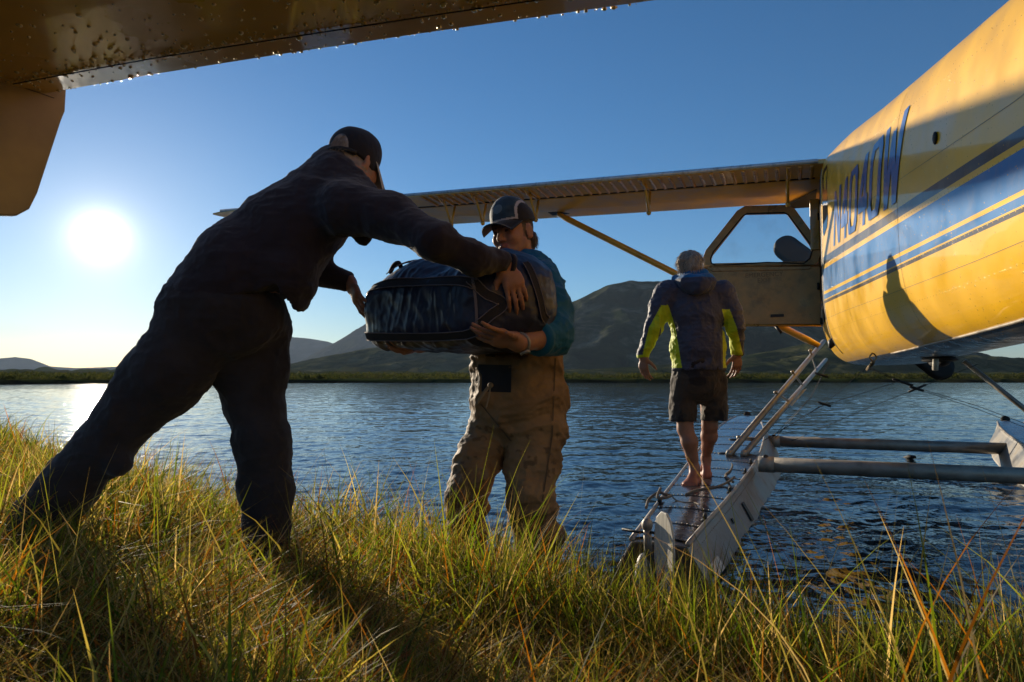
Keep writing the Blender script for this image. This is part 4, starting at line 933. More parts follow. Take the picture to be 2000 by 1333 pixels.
def cap_hat(root, c, f, up, sc, colf, m, brim_drop=.03, tilt=.0, brim_len=.07, cutz=.026):
    f = Vector(f).normalized(); up = Vector(up); up = (up - f * up.dot(f)).normalized(); r = f.cross(up); c = Vector(c); B = Body()
    B.ell(c + up * .035 * sc - f * .010 * sc, (.106 * sc, .088 * sc, .100 * sc), (f, r, up), .01)
    B.ell(c + up * .075 * sc + f * .02 * sc, (.070 * sc, .070 * sc, .068 * sc), (f, r, up), .03)
    B.cut(c + up * cutz * sc + f * .0 * sc, -up - f * .10, .3)
    V, F = B.mesh(.0032); V = relax(V, F, 3); V = folds(V, F, .0018, (22, 22, 22), 3)
    o = obj('cap', V, F, m, root, col=colf(V, c, f, r, up))
    n1, n2 = 17, 8; P = []
    for dz in (0, .004):
        for j in range(n2):
            for i in range(n1):
                u = -1 + 2 * i / (n1 - 1); v = j / (n2 - 1); a = u * 1.15
                base = f * (.100 * math.cos(a) - .012) + r * .086 * math.sin(a); outp = f * (.098 + brim_len) * (1 - .30 * abs(u) ** 2.4) * 1 + r * .078 * math.sin(a)
                q = base.lerp(outp, v); P.append(c + (q + up * (.032 - brim_drop * v - .026 * u * u * (.35 + v)) + up * dz) * sc)
    F = []
    for L_ in (0, 1):
        for j in range(n2 - 1):
            for i in range(n1 - 1):
                a = L_ * n1 * n2 + j * n1 + i; q = (a, a + 1, a + n1 + 1, a + n1); F.append(q if L_ else q[::-1])
    k = n1 * n2
    for i in range(n1 - 1): a = (n2 - 1) * n1 + i; F.append((a, a + 1, a + 1 + k, a + k))
    for j in range(n2 - 1):
        for a in (j * n1, j * n1 + n1 - 1): F.append((a, a + n1, a + n1 + k, a + k))
    return o, obj('cap_brim', P, F, m, o, col=np.tile(np.array([BRIMC]), (len(P), 1))), (f, r, up)
BRIMC = (.012, .010, .012)
def hair_strands(root, name, pts, nrm, ln, m, col, rad=.0009, seed=1, droop=(0, 0, -1), k=.5):
    rg = np.random.default_rng(seed); V = []; F = []
    for p, n in zip(pts, nrm):
        d = Vector(n) * .35 + Vector(droop) * k + Vector(rg.normal(0, .22, 3)); d.normalize(); L_ = ln * rg.uniform(.5, 1.2); s = d.orthogonal().normalized() * rad; p = Vector(p); i = len(V)
        e = p + d * L_ + Vector(droop) * L_ * .2; V += [p - s, p + s, p + d * L_ * .55 + s, p + d * L_ * .55 - s, e]; F += [(i, i + 1, i + 2, i + 3), (i + 3, i + 2, i + 4)]
    c = np.array(col) * (.6 + .8 * rg.random((len(V) // 5, 1))); return obj(name, V, F, m, root, False, col=np.repeat(c, 5, 0))
SKIN = mat('skin', (0, 0, 0), .48, 0, bump=.0009, bscale=140, var=.16, vscale=30, attr='Col', sss=.18, spec=.4)
SK = np.array((.36, .165, .095))
HAIR = mat('hair', (0, 0, 0), .45, 0, var=0, attr='Col', spec=.5)
CLOTH = mat('colour_cloth', (0, 0, 0), .75, 0, bump=.0008, bscale=260, var=.14, vscale=9, attr='Col', sheen=.15, spec=.25)
FLEECE = mat('dark_fleece', (.032, .026, .033), .95, 0, bump=.0012, bscale=420, var=.2, vscale=14, sheen=.25, spec=.08)
TROUS = mat('dark_trousers', (.038, .032, .034), .9, 0, bump=.001, bscale=300, var=.25, vscale=10, sheen=.2, spec=.1)
BOOT = mat('boot_rubber', (.014, .013, .012), .5, 0, bump=.001, bscale=60, var=.3)
def gz(x, y): return float(ground_h([x], [y])[0][0])
CLOTHD = mat('black_webbing', (.012, .011, .012), .75, 0, bump=.001, bscale=300, var=.2)
# ---------------------------------------------------------------- duffel bag
def bag():
    A = U(928, 600, 2.36); Bp = U(700, 600, 2.88)
    ax = (Bp - A); ax.z = .0; Lg = ax.length; ax.normalize(); nx = Vector((-ax.y, ax.x, 0)); nx = -nx if nx.y < 0 else nx       # nx: away from the camera
    up = V3(0.0, -.02, 1); Wd = .44
    root = empty('duffel_bag', (A + Bp) / 2 + nx * Wd / 2, 'big dark glossy tarpaulin duffel bag carried between the two men', 'bag')
    C = (A + Bp) / 2 + nx * Wd / 2
    zc = (U(820, 600, 2.6).z); 
    C.z = 1.262
    B = Body(); B.box(C, (Lg / 2 - .085, Wd / 2 - .085, .130 - .075), (ax, nx, V3(0, 0, 1)), .085, .03)
    B.ell(C + V3(0, 0, .13) + ax * .12, (.26, .19, .11), (ax, nx, V3(0, 0, 1)), .06)
    B.ell(C + V3(0, 0, .11) - ax * .24 + nx * .04, (.19, .20, .125), (ax, nx, V3(0, 0, 1)), .06)
    B.ell(C - ax * (Lg / 2 - .06) + nx * .02, (.14, .19, .15), (ax, nx, V3(0, 0, 1)), .06)
    B.ell(C - V3(0, 0, .07) - ax * .1, (.22, .17, .085), (ax, nx, V3(0, 0, 1)), .05)
    V, F = B.mesh(.007); V = relax(V, F, 3); BV0 = BVHTree.FromPolygons([tuple(v) for v in V], [tuple(f) for f in F])
    # tension wrinkles running up and down the long side
    q = V - np.array(C); a = q @ np.array(ax); z = q[:, 2]; n = normals(V, F)
    P = np.stack([a * 12 + z * 2.0, z * 2.4, q @ np.array(nx) * 6], 1); P += np.stack([vnoise(V * 6), vnoise(V * 6 + 7), vnoise(V * 5 + 3)], 1) * 1.1
    w1 = fbm(P, 3, True) ** 2.2; w2 = fbm(np.stack([a * 9 - z * 9, z * 7 + a * 5, q @ np.array(nx) * 7], 1), 4, True) ** 1.8
    low = np.clip((-z - .10) * 14, 0, 1); w3 = fbm(np.stack([a * 34 + z * 30, z * 6, a * 0], 1), 2, True)
    V = V + n * ((w1 - .4) * .011 + (w2 - .45) * .013 + (w3 - .5) * .012 * low)[:, None]
    TARP = mat('tarpaulin', (.016, .018, .042), .42, 0, bump=.0006, bscale=30, var=.35, vscale=7, coat=.12, coat_rough=.25, spec=.4)
    bo = obj('bag_body', V, F, TARP, root)
    bv = BVHTree.FromPolygons([tuple(v) for v in V], [tuple(f) for f in F])
    WEB = mat('webbing', (.020, .017, .020), .85, 0, bump=.0012, bscale=200, var=.2); PIP = mat('pale_stitching', (.16, .13, .14), .8, 0, var=.2)
    def snap(p, off):
        l, n_, i, d = BV0.find_nearest(Vector(p)); return l + n_ * off, n_
    def band(name, pts, wd, off=.008, piping=True, mt=WEB):
        pts = spline(pts, 7); V = []; L1 = []; L2 = []
        for i, p in enumerate(pts):
            l, n_ = snap(p, off); t = (pts[min(i + 1, len(pts) - 1)] - pts[max(i - 1, 0)]).normalized(); s = n_.cross(t).normalized()
            for k in (-1, -.33, .33, 1): V.append(snap(l + s * wd * k * .5, off)[0])
            L1.append(snap(l + s * wd * .5, off + .001)[0]); L2.append(snap(l - s * wd * .5, off + .001)[0])
        o = obj(name, V, [(i * 4 + j, i * 4 + j + 1, (i + 1) * 4 + j + 1, (i + 1) * 4 + j) for i in range(len(pts) - 1) for j in range(3)], mt, root)
        if piping:
            for L_ in (L1, L2): MB().tube(L_, .0022, 5).build('stitching', PIP, o)
        return o
    f_ = lambda px, py: (lambda d: d * ((A - V3(0, 0, CAM_H)).dot(nx) / d.dot(nx)) + AZ * CAM_H)(ray(px, py))       # point on the long side's plane
    g_ = lambda px, py: (lambda d: d * (((A - ax * .06) - V3(0, 0, CAM_H)).dot(ax) / d.dot(ax)) + AZ * CAM_H)(ray(px, py))  # on the end's plane
    band('side_strap', [f_(702, 556), f_(760, 552), f_(830, 548), f_(900, 549), f_(925, 552)], .036)
    band('side_strap', [f_(712, 658), f_(780, 660), f_(850, 662), f_(928, 658)], .034)
    band('end_strap', [f_(915, 540), g_(945, 560), g_(985, 592), g_(960, 620), g_(935, 645)], .034)
    band('end_strap', [g_(1030, 505), g_(1040, 560), g_(1050, 610), g_(1062, 625)], .030)
    band('seam', [f_(918, 530), f_(924, 560), f_(928, 600), f_(930, 650), f_(932, 680)], .010, piping=False, mt=PIP)
    band('top_strap', [C + ax * .25 + V3(0, 0, .25) - nx * .25, C + ax * .2 + V3(0, 0, .3), C + ax * .2 + V3(0, 0, .28) + nx * .2], .03)
    # grab loop and buckle on top, daisy hardware by the shoulder
    l, n_ = snap(U(752, 505, 2.9), .0); MB().tube(spline([l - ax * -.03, l + V3(0, 0, .03), l + V3(0, 0, .035) - ax * .035, l - ax * .06], 5), .010, 7).build('grab_loop', WEB, root)
    l, n_ = snap(U(1032, 500, 2.75), .006); MB().ball(l, (.016, .008, .016), 10, 6).tube([l, l + V3(.03, 0, -.03)], .006, 6).build('strap_buckle', ALU, root)
    return root, bv
BAG, BAGBV = bag()
def bag_hit(px, py, off=.02):
    d = ray(px, py).normalized(); l, n_, i, q = BAGBV.ray_cast(V3(0, 0, CAM_H), d); return l + n_ * off, n_
# ---------------------------------------------------------------- man leaning in with the bag
def man_one():
    hx = U(691, 320, 2.62)
    root = empty('person', (U(430, 1000, 2.5).x, 2.5, .3), 'man in black cap and dark fleece leaning far forward to pass the duffel bag', 'person')
    f = V3(.50, .80, -.36); up = V3(.16, .28, .95)
    latr = V3(.60, -.78, -.12)
    B = Body()
    P, (hf, hr, hu) = head(B, hx, f, up, 1.0)
    neck = U(664, 345, 2.60); B.cap(hx - hf * .02 - hu * .05, neck, .060, .066, .03)
    h1, n1_ = bag_hit(996, 530, .026); h2, _ = bag_hit(1006, 572, .022)
    sh, el, wr = U(690, 408, 2.44), U(850, 474, 2.26), U(986, 514, (h1 - V3(0, 0, 0)).y - .012)
    sl_, ell_, wl_ = U(640, 440, 2.82), U(590, 520, 2.95), U(684, 553, 2.93)
    B.cap(neck, U(610, 410, 2.6), (.13, .08), (.17, .11), .04, latr); B.cap(U(610, 410, 2.6), U(440, 590, 2.54), (.17, .11), (.17, .13), .05, latr)
    B.chain([(sh, .05), (el, .033), (wr, .024)]); B.chain([(sl_, .05), (ell_, .04), (wl_, .026)]); B.cap(sh, sl_, .06, .06)
    # legs: right leg trails to the left, left leg forward
    k1 = [(U(385, 640, 2.50), .095), (U(205, 868, 2.42), .062), (U(75, 1030, 2.40), .045)]; k2 = [(U(495, 640, 2.62), .095), (U(516, 870, 2.58), .062), (U(522, 1075, 2.60), .045)]
    B.chain(k1).chain(k2)
    B.cap(k1[2][0], U(28, 1075, 2.30), .045, .035); B.cap(k2[2][0], U(560, 1105, 2.62), .045, .035)
    hand(B, wr.lerp(h1, .30), h2 - wr.lerp(h1, .30), n1_ * -1 if n1_.y > 0 else n1_, th=-1, curl=(10, 24, 20), sc=.94, spread=.06, thumb=(.6, .5, -.3))
    rp = h2.lerp(h1, .35)
    hand(B, wl_ + V3(.01, -.02, 0), V3(.09, -.10, -.20), V3(-.65, -.5, -.3), th=-1, curl=(10, 20, 20), spread=.06, thumb=(.45, .75, -.5))
    def skc(V):
        c = np.tile(SK, (len(V), 1)); q = np.array([tuple(v) for v in V]) - np.array(hx); h_ = q @ np.array(hu); ff = q @ np.array(hf); rr_ = np.abs(q @ np.array(hr))
        m = (np.linalg.norm(q, axis=1) < .16) & (((ff < .012) & (h_ > -.055)) | (h_ > .035)); n = vnoise(V * 90)[:, None]
        ear = (rr_ > .076) & (np.abs(h_ + .008) < .034) & (np.abs(ff + .004) < .022)
        c[m & ~ear] = (np.array((.30, .23, .17)) * (.6 + .6 * n))[m & ~ear]
        sb = (np.linalg.norm(q, axis=1) < .16) & (ff > .0) & (ff < .045) & (h_ > -.04) & ~ear; c[sb] = (np.array((.34, .21, .14)) * (.8 + .3 * n))[sb]
        return c
    skin_mesh('body', B, .005, SKIN, root, None, skc, 1)
    # jacket
    J = Body()
    J.cap(U(655, 346, 2.60), U(620, 402, 2.60), (.115, .085), (.185, .125), .05, latr)
    J.cap(U(620, 402, 2.60), U(562, 460, 2.58), (.185, .14), (.20, .168), .06, latr)
    J.cap(U(562, 460, 2.58), U(478, 530, 2.55), (.20, .17), (.21, .185), .05, latr)
    J.cap(U(478, 530, 2.55), U(428, 584, 2.54), (.21, .185), (.215, .185), .05, latr)
    J.chain([(sh + V3(-.03, 0, .0), .098), (U(765, 425, 2.38), .077), (el, .060), (U(925, 506, 2.32), .051), (wr - (wr - el).normalized() * .018, .043)], k=.05)
    J.chain([(sl_, .10), (ell_, .075), (wl_ - (wl_ - ell_).normalized() * .02, .046)], k=.05)
    J.ell(U(562, 545, 2.50), (.11, .14, .13), None, .06)
    J.cap(U(655, 345, 2.56), U(700, 385, 2.52), .075, .07, .05)
    J.cap(U(652, 322, 2.56), U(690, 348, 2.535), .036, .030, .03)
    J.ell(U(648, 324, 2.60), (.082, .062, .075), None, .05)
    J.ell(U(572, 588, 2.50), (.035, .05, .06), None, .04)
    J.ell(U(712, 466, 2.50), (.026, .024, .026), None, .015)
    J.cap(U(696, 455, 2.5), U(706, 466, 2.5), .022, .02, .02)
    J.cut(wr - (wr - el).normalized() * -.024, (wr - el), .09); J.cut(wl_ + (wl_ - ell_).normalized() * .005, (wl_ - ell_), .09)
    J.cut(U(408, 612, 2.54), U(440, 572, 2.54) * -1 + U(400, 622, 2.54) + V3(.10, 0, 0), .36)
    skin_mesh('fleece_jacket', J, .0065, FLEECE, root, [(.014, (6, 6, 9), 2, .9), (.005, (26, 26, 30), 5)], None, 2)
    # cuffs
    c = MB(); d = (wr - el).normalized(); c.tube([wr + d * .012, wr + d * .028], .040, 18).build('cuff', FLEECE, root)
    T = Body()
    T.ell(U(450, 620, 2.54), (.205, .19, .18), (latr, V3(0, 0, 1).cross(latr), V3(0, 0, 1)), .05)
    T.ell(U(385, 608, 2.48), (.13, .13, .13), None, .05)
    T.chain([(U(385, 650, 2.48), .145), (U(325, 732, 2.45), .126), (U(243, 822, 2.42), .102), (U(200, 874, 2.41), .096), (U(140, 945, 2.40), .092), (U(75, 1025, 2.39), .090), (U(35, 1085, 2.36), .085)], k=.04)
    T.chain([(U(500, 645, 2.62), .136), (U(489, 720, 2.61), .126), (U(496, 790, 2.60), .097), (U(514, 865, 2.58), .094), (U(520, 950, 2.59), .091), (U(522, 1060, 2.60), .092)], k=.04)
    T.ell(U(235, 905, 2.36), (.035, .035, .035), None, .04)
    T.cut(U(20, 1110, 2.36), V3(-.3, 0, -.9), .3); T.cut(U(523, 1085, 2.6), V3(0, 0, -1), .25)
    skin_mesh('trousers', T, .0065, TROUS, root, [(.022, (5, 5, 7), 12, 1.0), (.006, (20, 20, 26), 15)], None, 2)
    for a, b, c_ in ((U(40, 1080, 2.36), U(5, 1120, 2.28), U(80, 1135, 2.36)), (U(522, 1075, 2.60), U(575, 1120, 2.62), U(500, 1120, 2.6))):
        K = Body(); K.cap(a + V3(0, 0, .05), c_.lerp(b, .2), .062, .05, .03); K.cap(c_, b, .045, .042, .03); K.cut(c_ - V3(0, 0, .045), V3(0, 0, -1), .4); skin_mesh('boot', K, .009, BOOT, root)
    # cap: opening at the back shows grey hair
    def cc(V, c, f_, r_, u_):
        return np.tile(np.array((.012, .010, .013)), (len(V), 1))
    o, br, (cf, cr, cu) = cap_hat(root, hx, f, up, 1.03, cc, CLOTH, brim_drop=.055, brim_len=.055, cutz=-.014)
    br.data.materials[0] = mat('pale_brim_underside', (.45, .42, .38), .8, 0, var=.1)
    # hair in the cap's rear gap, and the strap closing it
    def hp(a, e, rad):  # azimuth from the back, elevation
        a = a + .30; d = -cf * math.cos(a) * math.cos(e) + cr * math.sin(a) * math.cos(e) + cu * math.sin(e); return hx - cf * .010 + cu * .035 + Vector((0, 0, 0)) + (cf * d.dot(cf) * .109 + cr * d.dot(cr) * .091 + cu * d.dot(cu) * .103) * rad, d
    V = []; nr = 9; 
    for i in range(nr + 1):
        a = -.38 + .76 * i / nr; top = -.42 + .05 + .50 * math.sqrt(max(1 - (a / .39) ** 2, 0))
        for j in range(6): V.append(hp(a, -.42 + (top + .42) * j / 5, 1.015)[0])
    F = [(i * 6 + j, (i + 1) * 6 + j, (i + 1) * 6 + j + 1, i * 6 + j + 1) for i in range(nr) for j in range(5)]
    g = obj('hair', V, F, HAIR, root, col=np.tile(np.array((.14, .125, .12)), (len(V), 1)))
    rg = random.Random(2); pts = []; ns = []
    for _ in range(900):
        a = rg.uniform(-.36, .36); e = rg.uniform(-.42, -.37 + .48 * math.sqrt(max(1 - (a / .39) ** 2, 0))); p, d = hp(a, e, 1.01); pts.append(p); ns.append(d)
    hair_strands(g, 'hair_strands', pts, ns, .018, HAIR, (.34, .31, .29), droop=tuple(-cu), k=1.2)
    g['kind'] = 'part'; del g['kind']
    MB().tube([hp(a, -.46, 1.05)[0] for a in np.linspace(-.75, .75, 12)], .009, 8).build('cap_strap', CLOTHD, o)
    # the small pale swoosh beside the strap
    q0 = hp(.30, -.38, 1.065)[0]; q1 = hp(.36, -.45, 1.065)[0]; q2 = hp(.60, -.40, 1.06)[0]
    MB().tube([q0, q1, q2], [.0012, .0045, .0012], 6).build('cap_emblem', WHT, o)
    # ring
    return root
man_one()
# ---------------------------------------------------------------- man in waders
def man_two():
    root = empty('person', (U(1010, 1000, 2.95).x, 2.95, 0), 'man in tan chest waders and teal shirt holding up one end of the duffel bag', 'person')
    hx = U(1003, 456, 2.98); f = V3(-.57, -.81, -.12); up = V3(-.10, .02, 1)
    lat = V3(.72, -.69, 0)
    B = Body(); P, (hf, hr, hu) = head(B, hx, f, up, 1.02)
    B.cap(hx - hf * .018 - hu * .06, U(1018, 522, 3.0), .060, .068, .03)
    sL, eL, wL = U(1058, 560, 2.86), U(1080, 655, 2.66), U(1014, 671, 2.44)
    sR, eR, wR = U(962, 560, 3.18), U(905, 650, 3.15), U(822, 676, 2.93)
    B.cap(sL, sR, .07, .07, .04); B.cap(U(1015, 560, 3.0), U(1012, 760, 3.0), (.16, .10), (.15, .11), .05, lat)
    B.chain([(sL, .055), (eL, .044), (eL.lerp(wL, .35), .045), (wL, .029)]); B.chain([(sR, .055), (eR, .044), (wR, .028)])
    kR = [(U(962, 830, 3.02), .09), (U(915, 935, 2.92), .06), (U(935, 1120, 3.0), .045)]; kL = [(U(1045, 830, 2.95), .09), (U(1028, 985, 2.86), .06), (U(1050, 1180, 2.98), .045)]
    B.chain(kR).chain(kL); B.cap(U(1012, 760, 3.0), kR[0][0], .12, .09); B.cap(U(1012, 760, 3.0), kL[0][0], .12, .09)
    # left hand spread under the end of the bag
    hb, hn = bag_hit(956, 645, .022); hand(B, wL + V3(-.008, -.004, .0), hb - wL, V3(-.1, -.80, -.55), th=-1, sc=.94, spread=.13, thumb=(.55, .42, .60), curls=[(-22, 16, 16), (-10, 16, 16), (4, 16, 16), (12, 16, 16)])
    hand(B, wR, U(748, 695, 2.70) - wR, V3(.05, -.55, -.8), th=-1, sc=1.04, spread=.05, thumb=(.5, .7, .2), curl=(14, 16, 12))
    hxn = np.array(hx)
    def skc(V):
        c = np.tile(SK, (len(V), 1)); q = V - hxn; u_, f_, r_ = q @ np.array(hu), q @ np.array(hf), q @ np.array(hr); hd = np.linalg.norm(q, axis=1) < .17; n = vnoise(V * 120)[:, None]
        def put(m, col, k=1.0): m = m & hd; c[m] = c[m] * (1 - k) + np.array(col) * k
        put((f_ > .02) & (u_ < -.04), (.26, .125, .075), .45)                       # stubble
        put((f_ > .07) & (np.abs(u_ + .068) < .016) & (np.abs(r_) < .026), (.30, .085, .06), .7)
        put((np.abs(r_) > .014) & (np.abs(r_) < .05) & (np.abs(u_ - .020) < .006) & (f_ > .05), (.05, .03, .02), .85)
        put((np.abs(r_) > .019) & (np.abs(r_) < .045) & (np.abs(u_ - .001) < .005) & (f_ > .05), (.04, .025, .02), .8)
        ear = (np.abs(r_) > .077) & (np.abs(u_ + .008) < .036) & (np.abs(f_ + .004) < .024)
        hair = (((f_ < .020 + .3 * (u_ + .02)) & (u_ > -.045)) | (u_ > .05) | ((f_ < -.03) & (u_ > -.075))) & ~ear & hd
        c[hair] = (np.array((.035, .02, .012)) * (.6 + .8 * n))[hair]
        put((np.abs(f_ - .022) < .008) & (u_ > -.03) & (u_ < .02), (.12, .06, .035), .6)
        return c
    skin_mesh('body', B, .0045, SKIN, root, None, skc, 1)
    H = Body(); H.ell(hx - hf * .062 - hu * .030, (.052, .070, .062), (hf, hr, hu), .02)
    V, F = H.mesh(.0045); V = folds(V, F, .010, (60, 60, 25), 3); hh = obj('hair', V, F, HAIR, root, col=np.tile(np.array((.032, .019, .012)), (len(V), 1)))
    rg = random.Random(8); i = [rg.randrange(len(V)) for _ in range(700)]; nn = normals(V, F); hair_strands(hh, 'hair_strands', V[i], nn[i], .026, HAIR, (.045, .027, .017), k=1.0, seed=4)
    # cap: blue-grey front panel outlined in pale piping
    def cc(V, c, f_, r_, u_):
        q = V - np.array(c); x, y, z = q @ np.array(f_), q @ np.array(r_), q @ np.array(u_); col = np.tile(np.array((.014, .011, .012)), (len(V), 1))
        lim = .055 - .0 * z; front = (x > -.005 + (z - .03) * -.12) & (np.abs(y) < .074) & (z > .034); edge = front & ((x < .012 - (z - .03) * .12) | (z < .042) | (np.abs(y) > .067))
        col[front] = np.array((.026, .05, .07)) * (.7 + .6 * vnoise(V[front] * 60)[:, None]); col[edge] = (.42, .38, .37)
        k = front & (((y) / .024) ** 2 + ((z - .088) / .020) ** 2 < 1) & (x > .03); col[k] = (.11, .15, .17); return col
    global BRIMC; BRIMC = (.014, .011, .012)
    cap_hat(root, hx + hu * .011, f, up + V3(0, 0, 0), 1.05, cc, CLOTH, brim_drop=.018, brim_len=.068)
    # teal shirt
    S = Body()
    S.cap(U(1016, 540, 3.0), U(1012, 640, 3.0), (.18, .115), (.185, .13), .05, lat); S.cap(U(1012, 640, 3.0), U(1012, 720, 3.0), (.185, .13), (.18, .13), .05, lat)
    S.cap(sL, sR, .080, .080, .05); S.ell(U(1020, 520, 3.0), (.085, .08, .045), None, .04)
    S.chain([(sL + V3(0, 0, -.01), .092), (sL.lerp(eL, .5) + V3(.012, 0, 0), .085), (eL, .076), (eL.lerp(wL, .40), .066)], k=.05)
    S.chain([(sR, .088), (eR, .068), (eR.lerp(wR, .4), .06)], k=.05)
    S.cut(eL.lerp(wL, .50), wL - eL, .12); S.cut(eR.lerp(wR, .55), wR - eR, .12)
    skin_mesh('teal_shirt', S, .006, mat('teal_cloth', (.005, .105, .20), .7, 0, bump=.0008, bscale=240, var=.15, sheen=.1, spec=.3), root, [(.016, (10, 10, 13), 31, .8), (.006, (34, 34, 34), 3)])
    c0 = eL.lerp(wL, .47); d = (wL - eL).normalized(); MB().tube([c0 - d * .022, c0 - d * .01, c0 + d * .004, c0 + d * .012], [.060, .069, .067, .055], 20).build('rolled_cuff', bpy.data.materials['teal_cloth'], root)
    # wristwatch
    dd = (wL - eL).normalized(); w0 = wL - dd * .014; s = dd.orthogonal().normalized(); t = dd.cross(s); ring = [w0 + (s * math.cos(a) + t * math.sin(a)) * .0335 for a in np.linspace(0, 6.283, 21)]
    wa = MB().tube(ring, .0065, 6, cap=False, flat=None).build('wristwatch', ALU, root); n_ = (V3(.0, -.55, -.83)); n_ = (n_ - dd * n_.dot(dd)).normalized(); MB().tube([w0 + n_ * .032, w0 + n_ * .043], .019, 16).build('watch_case', ALU, wa); MB().tube([w0 + n_ * .043, w0 + n_ * .0445], .015, 16).build('watch_face', mat('watch_glass', (.02, .02, .025), .05, 0, var=0), wa)
    # waders
    Wd = Body(); ld = V3(.80, -.60, 0)
    Wd.cap(U(1012, 640, 3.0), U(1013, 700, 3.0), (.195, .135), (.205, .155), .04, ld)
    Wd.cap(U(1013, 700, 3.0), U(1012, 775, 3.0), (.207, .160), (.215, .185), .05, ld); Wd.cap(U(1012, 775, 3.0), U(1008, 815, 3.0), (.205, .18), (.18, .15), .04, ld)
    Wd.chain([(U(965, 835, 3.03), .120), (U(935, 895, 2.96), .094), (U(918, 940, 2.90), .090), (U(912, 985, 2.93), .080), (U(916, 1050, 2.98), .072), (U(922, 1150, 3.0), .07)], k=.03)
    Wd.chain([(U(1048, 838, 2.95), .130), (U(1040, 905, 2.90), .104), (U(1036, 965, 2.86), .092), (U(1042, 1010, 2.88), .082), (U(1050, 1070, 2.93), .084), (U(1054, 1180, 2.98), .080)], k=.03)
    Wd.ell(U(1056, 1045, 2.88), (.09, .09, .045), None, .03); Wd.ell(U(893, 968, 2.86), (.05, .05, .045), None, .04)
    Wd.cut(U(1012, 655, 3.0), V3(0, 0, 1), .3)
    def wc(V):
        base = np.array((.26, .148, .066)); c = np.tile(base, (len(V), 1)); n = fbm(V * 4.2 + 3, 4); z = V[:, 2]
        wet = np.clip((n - .50 + np.clip(.72 - z, 0, 1) * .30) * 9, 0, 1)[:, None]; c = c * (1 - wet * .34)
        low = np.clip((.55 - z) * 3.2, 0, 1)[:, None]; c = c * (1 - .55 * low) + np.array((.03, .024, .018)) * .25 * low
        sp = (fbm(V * 34, 2) > .72) & (z < .8); c[sp] *= .55; return c
    skin_mesh('chest_waders', Wd, .0065, mat('wader_fabric', (0, 0, 0), .72, 0, bump=.0012, bscale=90, var=.16, vscale=12, attr='Col', spec=.3), root, [(.034, (4.5, 4.5, 9), 44, 1.0), (.010, (15, 15, 24), 9)], wc)
    bvv = None
    # dark bib pocket, straps, belt tabs
    wmesh = [o for o in root.children if o.name.startswith('chest_waders')][0].data
    bv = BVHTree.FromPolygons([v.co[:] for v in wmesh.vertices], [p.vertices[:] for p in wmesh.polygons])
    def hit(px, py, off=.004):
        d = ray(px, py).normalized(); l, n_, i, q = bv.ray_cast(V3(0, 0, CAM_H), d); return (l - d * off) if l else None
    def patch(name, quad, m, n=9, off=.004):
        V = []
        for j in range(n):
            for i in range(n):
                u, v = i / (n - 1), j / (n - 1); a = Vector(quad[0]).lerp(Vector(quad[1]), u); b = Vector(quad[3]).lerp(Vector(quad[2]), u); p = a.lerp(b, v); h = hit(p.x, p.y, off)
                V.append(h if h else U(p.x, p.y, 2.8))
        return obj(name, V, [(j * n + i, j * n + i + 1, (j + 1) * n + i + 1, (j + 1) * n + i) for j in range(n - 1) for i in range(n - 1)], m, root)
    patch('bib_pocket', [(934, 712), (999, 714), (998, 767), (933, 765)], mat('pocket_cloth', (.012, .011, .016), .8, 0, var=.2))
    patch('pocket_label', [(949, 690), (968, 692), (967, 698), (948, 696)], CLOTHD)
    SEAM = mat('seam_thread', (.10, .06, .03), .8, 0, var=.2)
    patch('wader_seam', [(1083, 700), (1086, 700), (1080, 850), (1077, 850)], SEAM, 11, .003)
    patch('wader_seam', [(1077, 850), (1080, 850), (1060, 985), (1057, 985)], SEAM, 11, .003)
    patch('wader_seam', [(938, 790), (941, 790), (1000, 862), (996, 862)], SEAM, 11, .003)
    patch('wader_seam', [(926, 690), (928, 690), (930, 775), (928, 775)], SEAM, 9, .003)
    def sling(name, pts, wd, m):
        V = []; sp = spline(pts, 6)
        for i, p in enumerate(sp): t = (sp[min(i + 1, len(sp) - 1)] - sp[max(i - 1, 0)]).normalized(); s_ = t.cross((V3(0, 0, CAM_H) - p).normalized()).normalized(); V += [p - s_ * wd / 2, p + s_ * wd / 2]
        o = obj(name, V, [(2 * i, 2 * i + 1, 2 * i + 3, 2 * i + 2) for i in range(len(sp) - 1)], m, root); so_ = o.modifiers.new('thick', 'SOLIDIFY'); so_.thickness = .004; return o
    sling('wader_suspender', [U(1036, 508, 2.93), U(1048, 535, 2.80), U(1060, 575, 2.745), U(1070, 612, 2.74)], .028, CLOTHD)
    sling('hanging_strap', [U(957, 752, 2.80), U(944, 770, 2.79), U(930, 790, 2.80)], .014, mat('tan_webbing', (.32, .22, .13), .8, 0, var=.2))
    sling('hanging_strap', [U(958, 752, 2.79), U(955, 775, 2.785), U(949, 798, 2.79)], .007, bpy.data.materials['tan_webbing'])
    MB().ball(U(958, 753, 2.785), (.012, .008, .012), 8, 5).build('strap_knot', bpy.data.materials['tan_webbing'], root)
    return root
man_two()
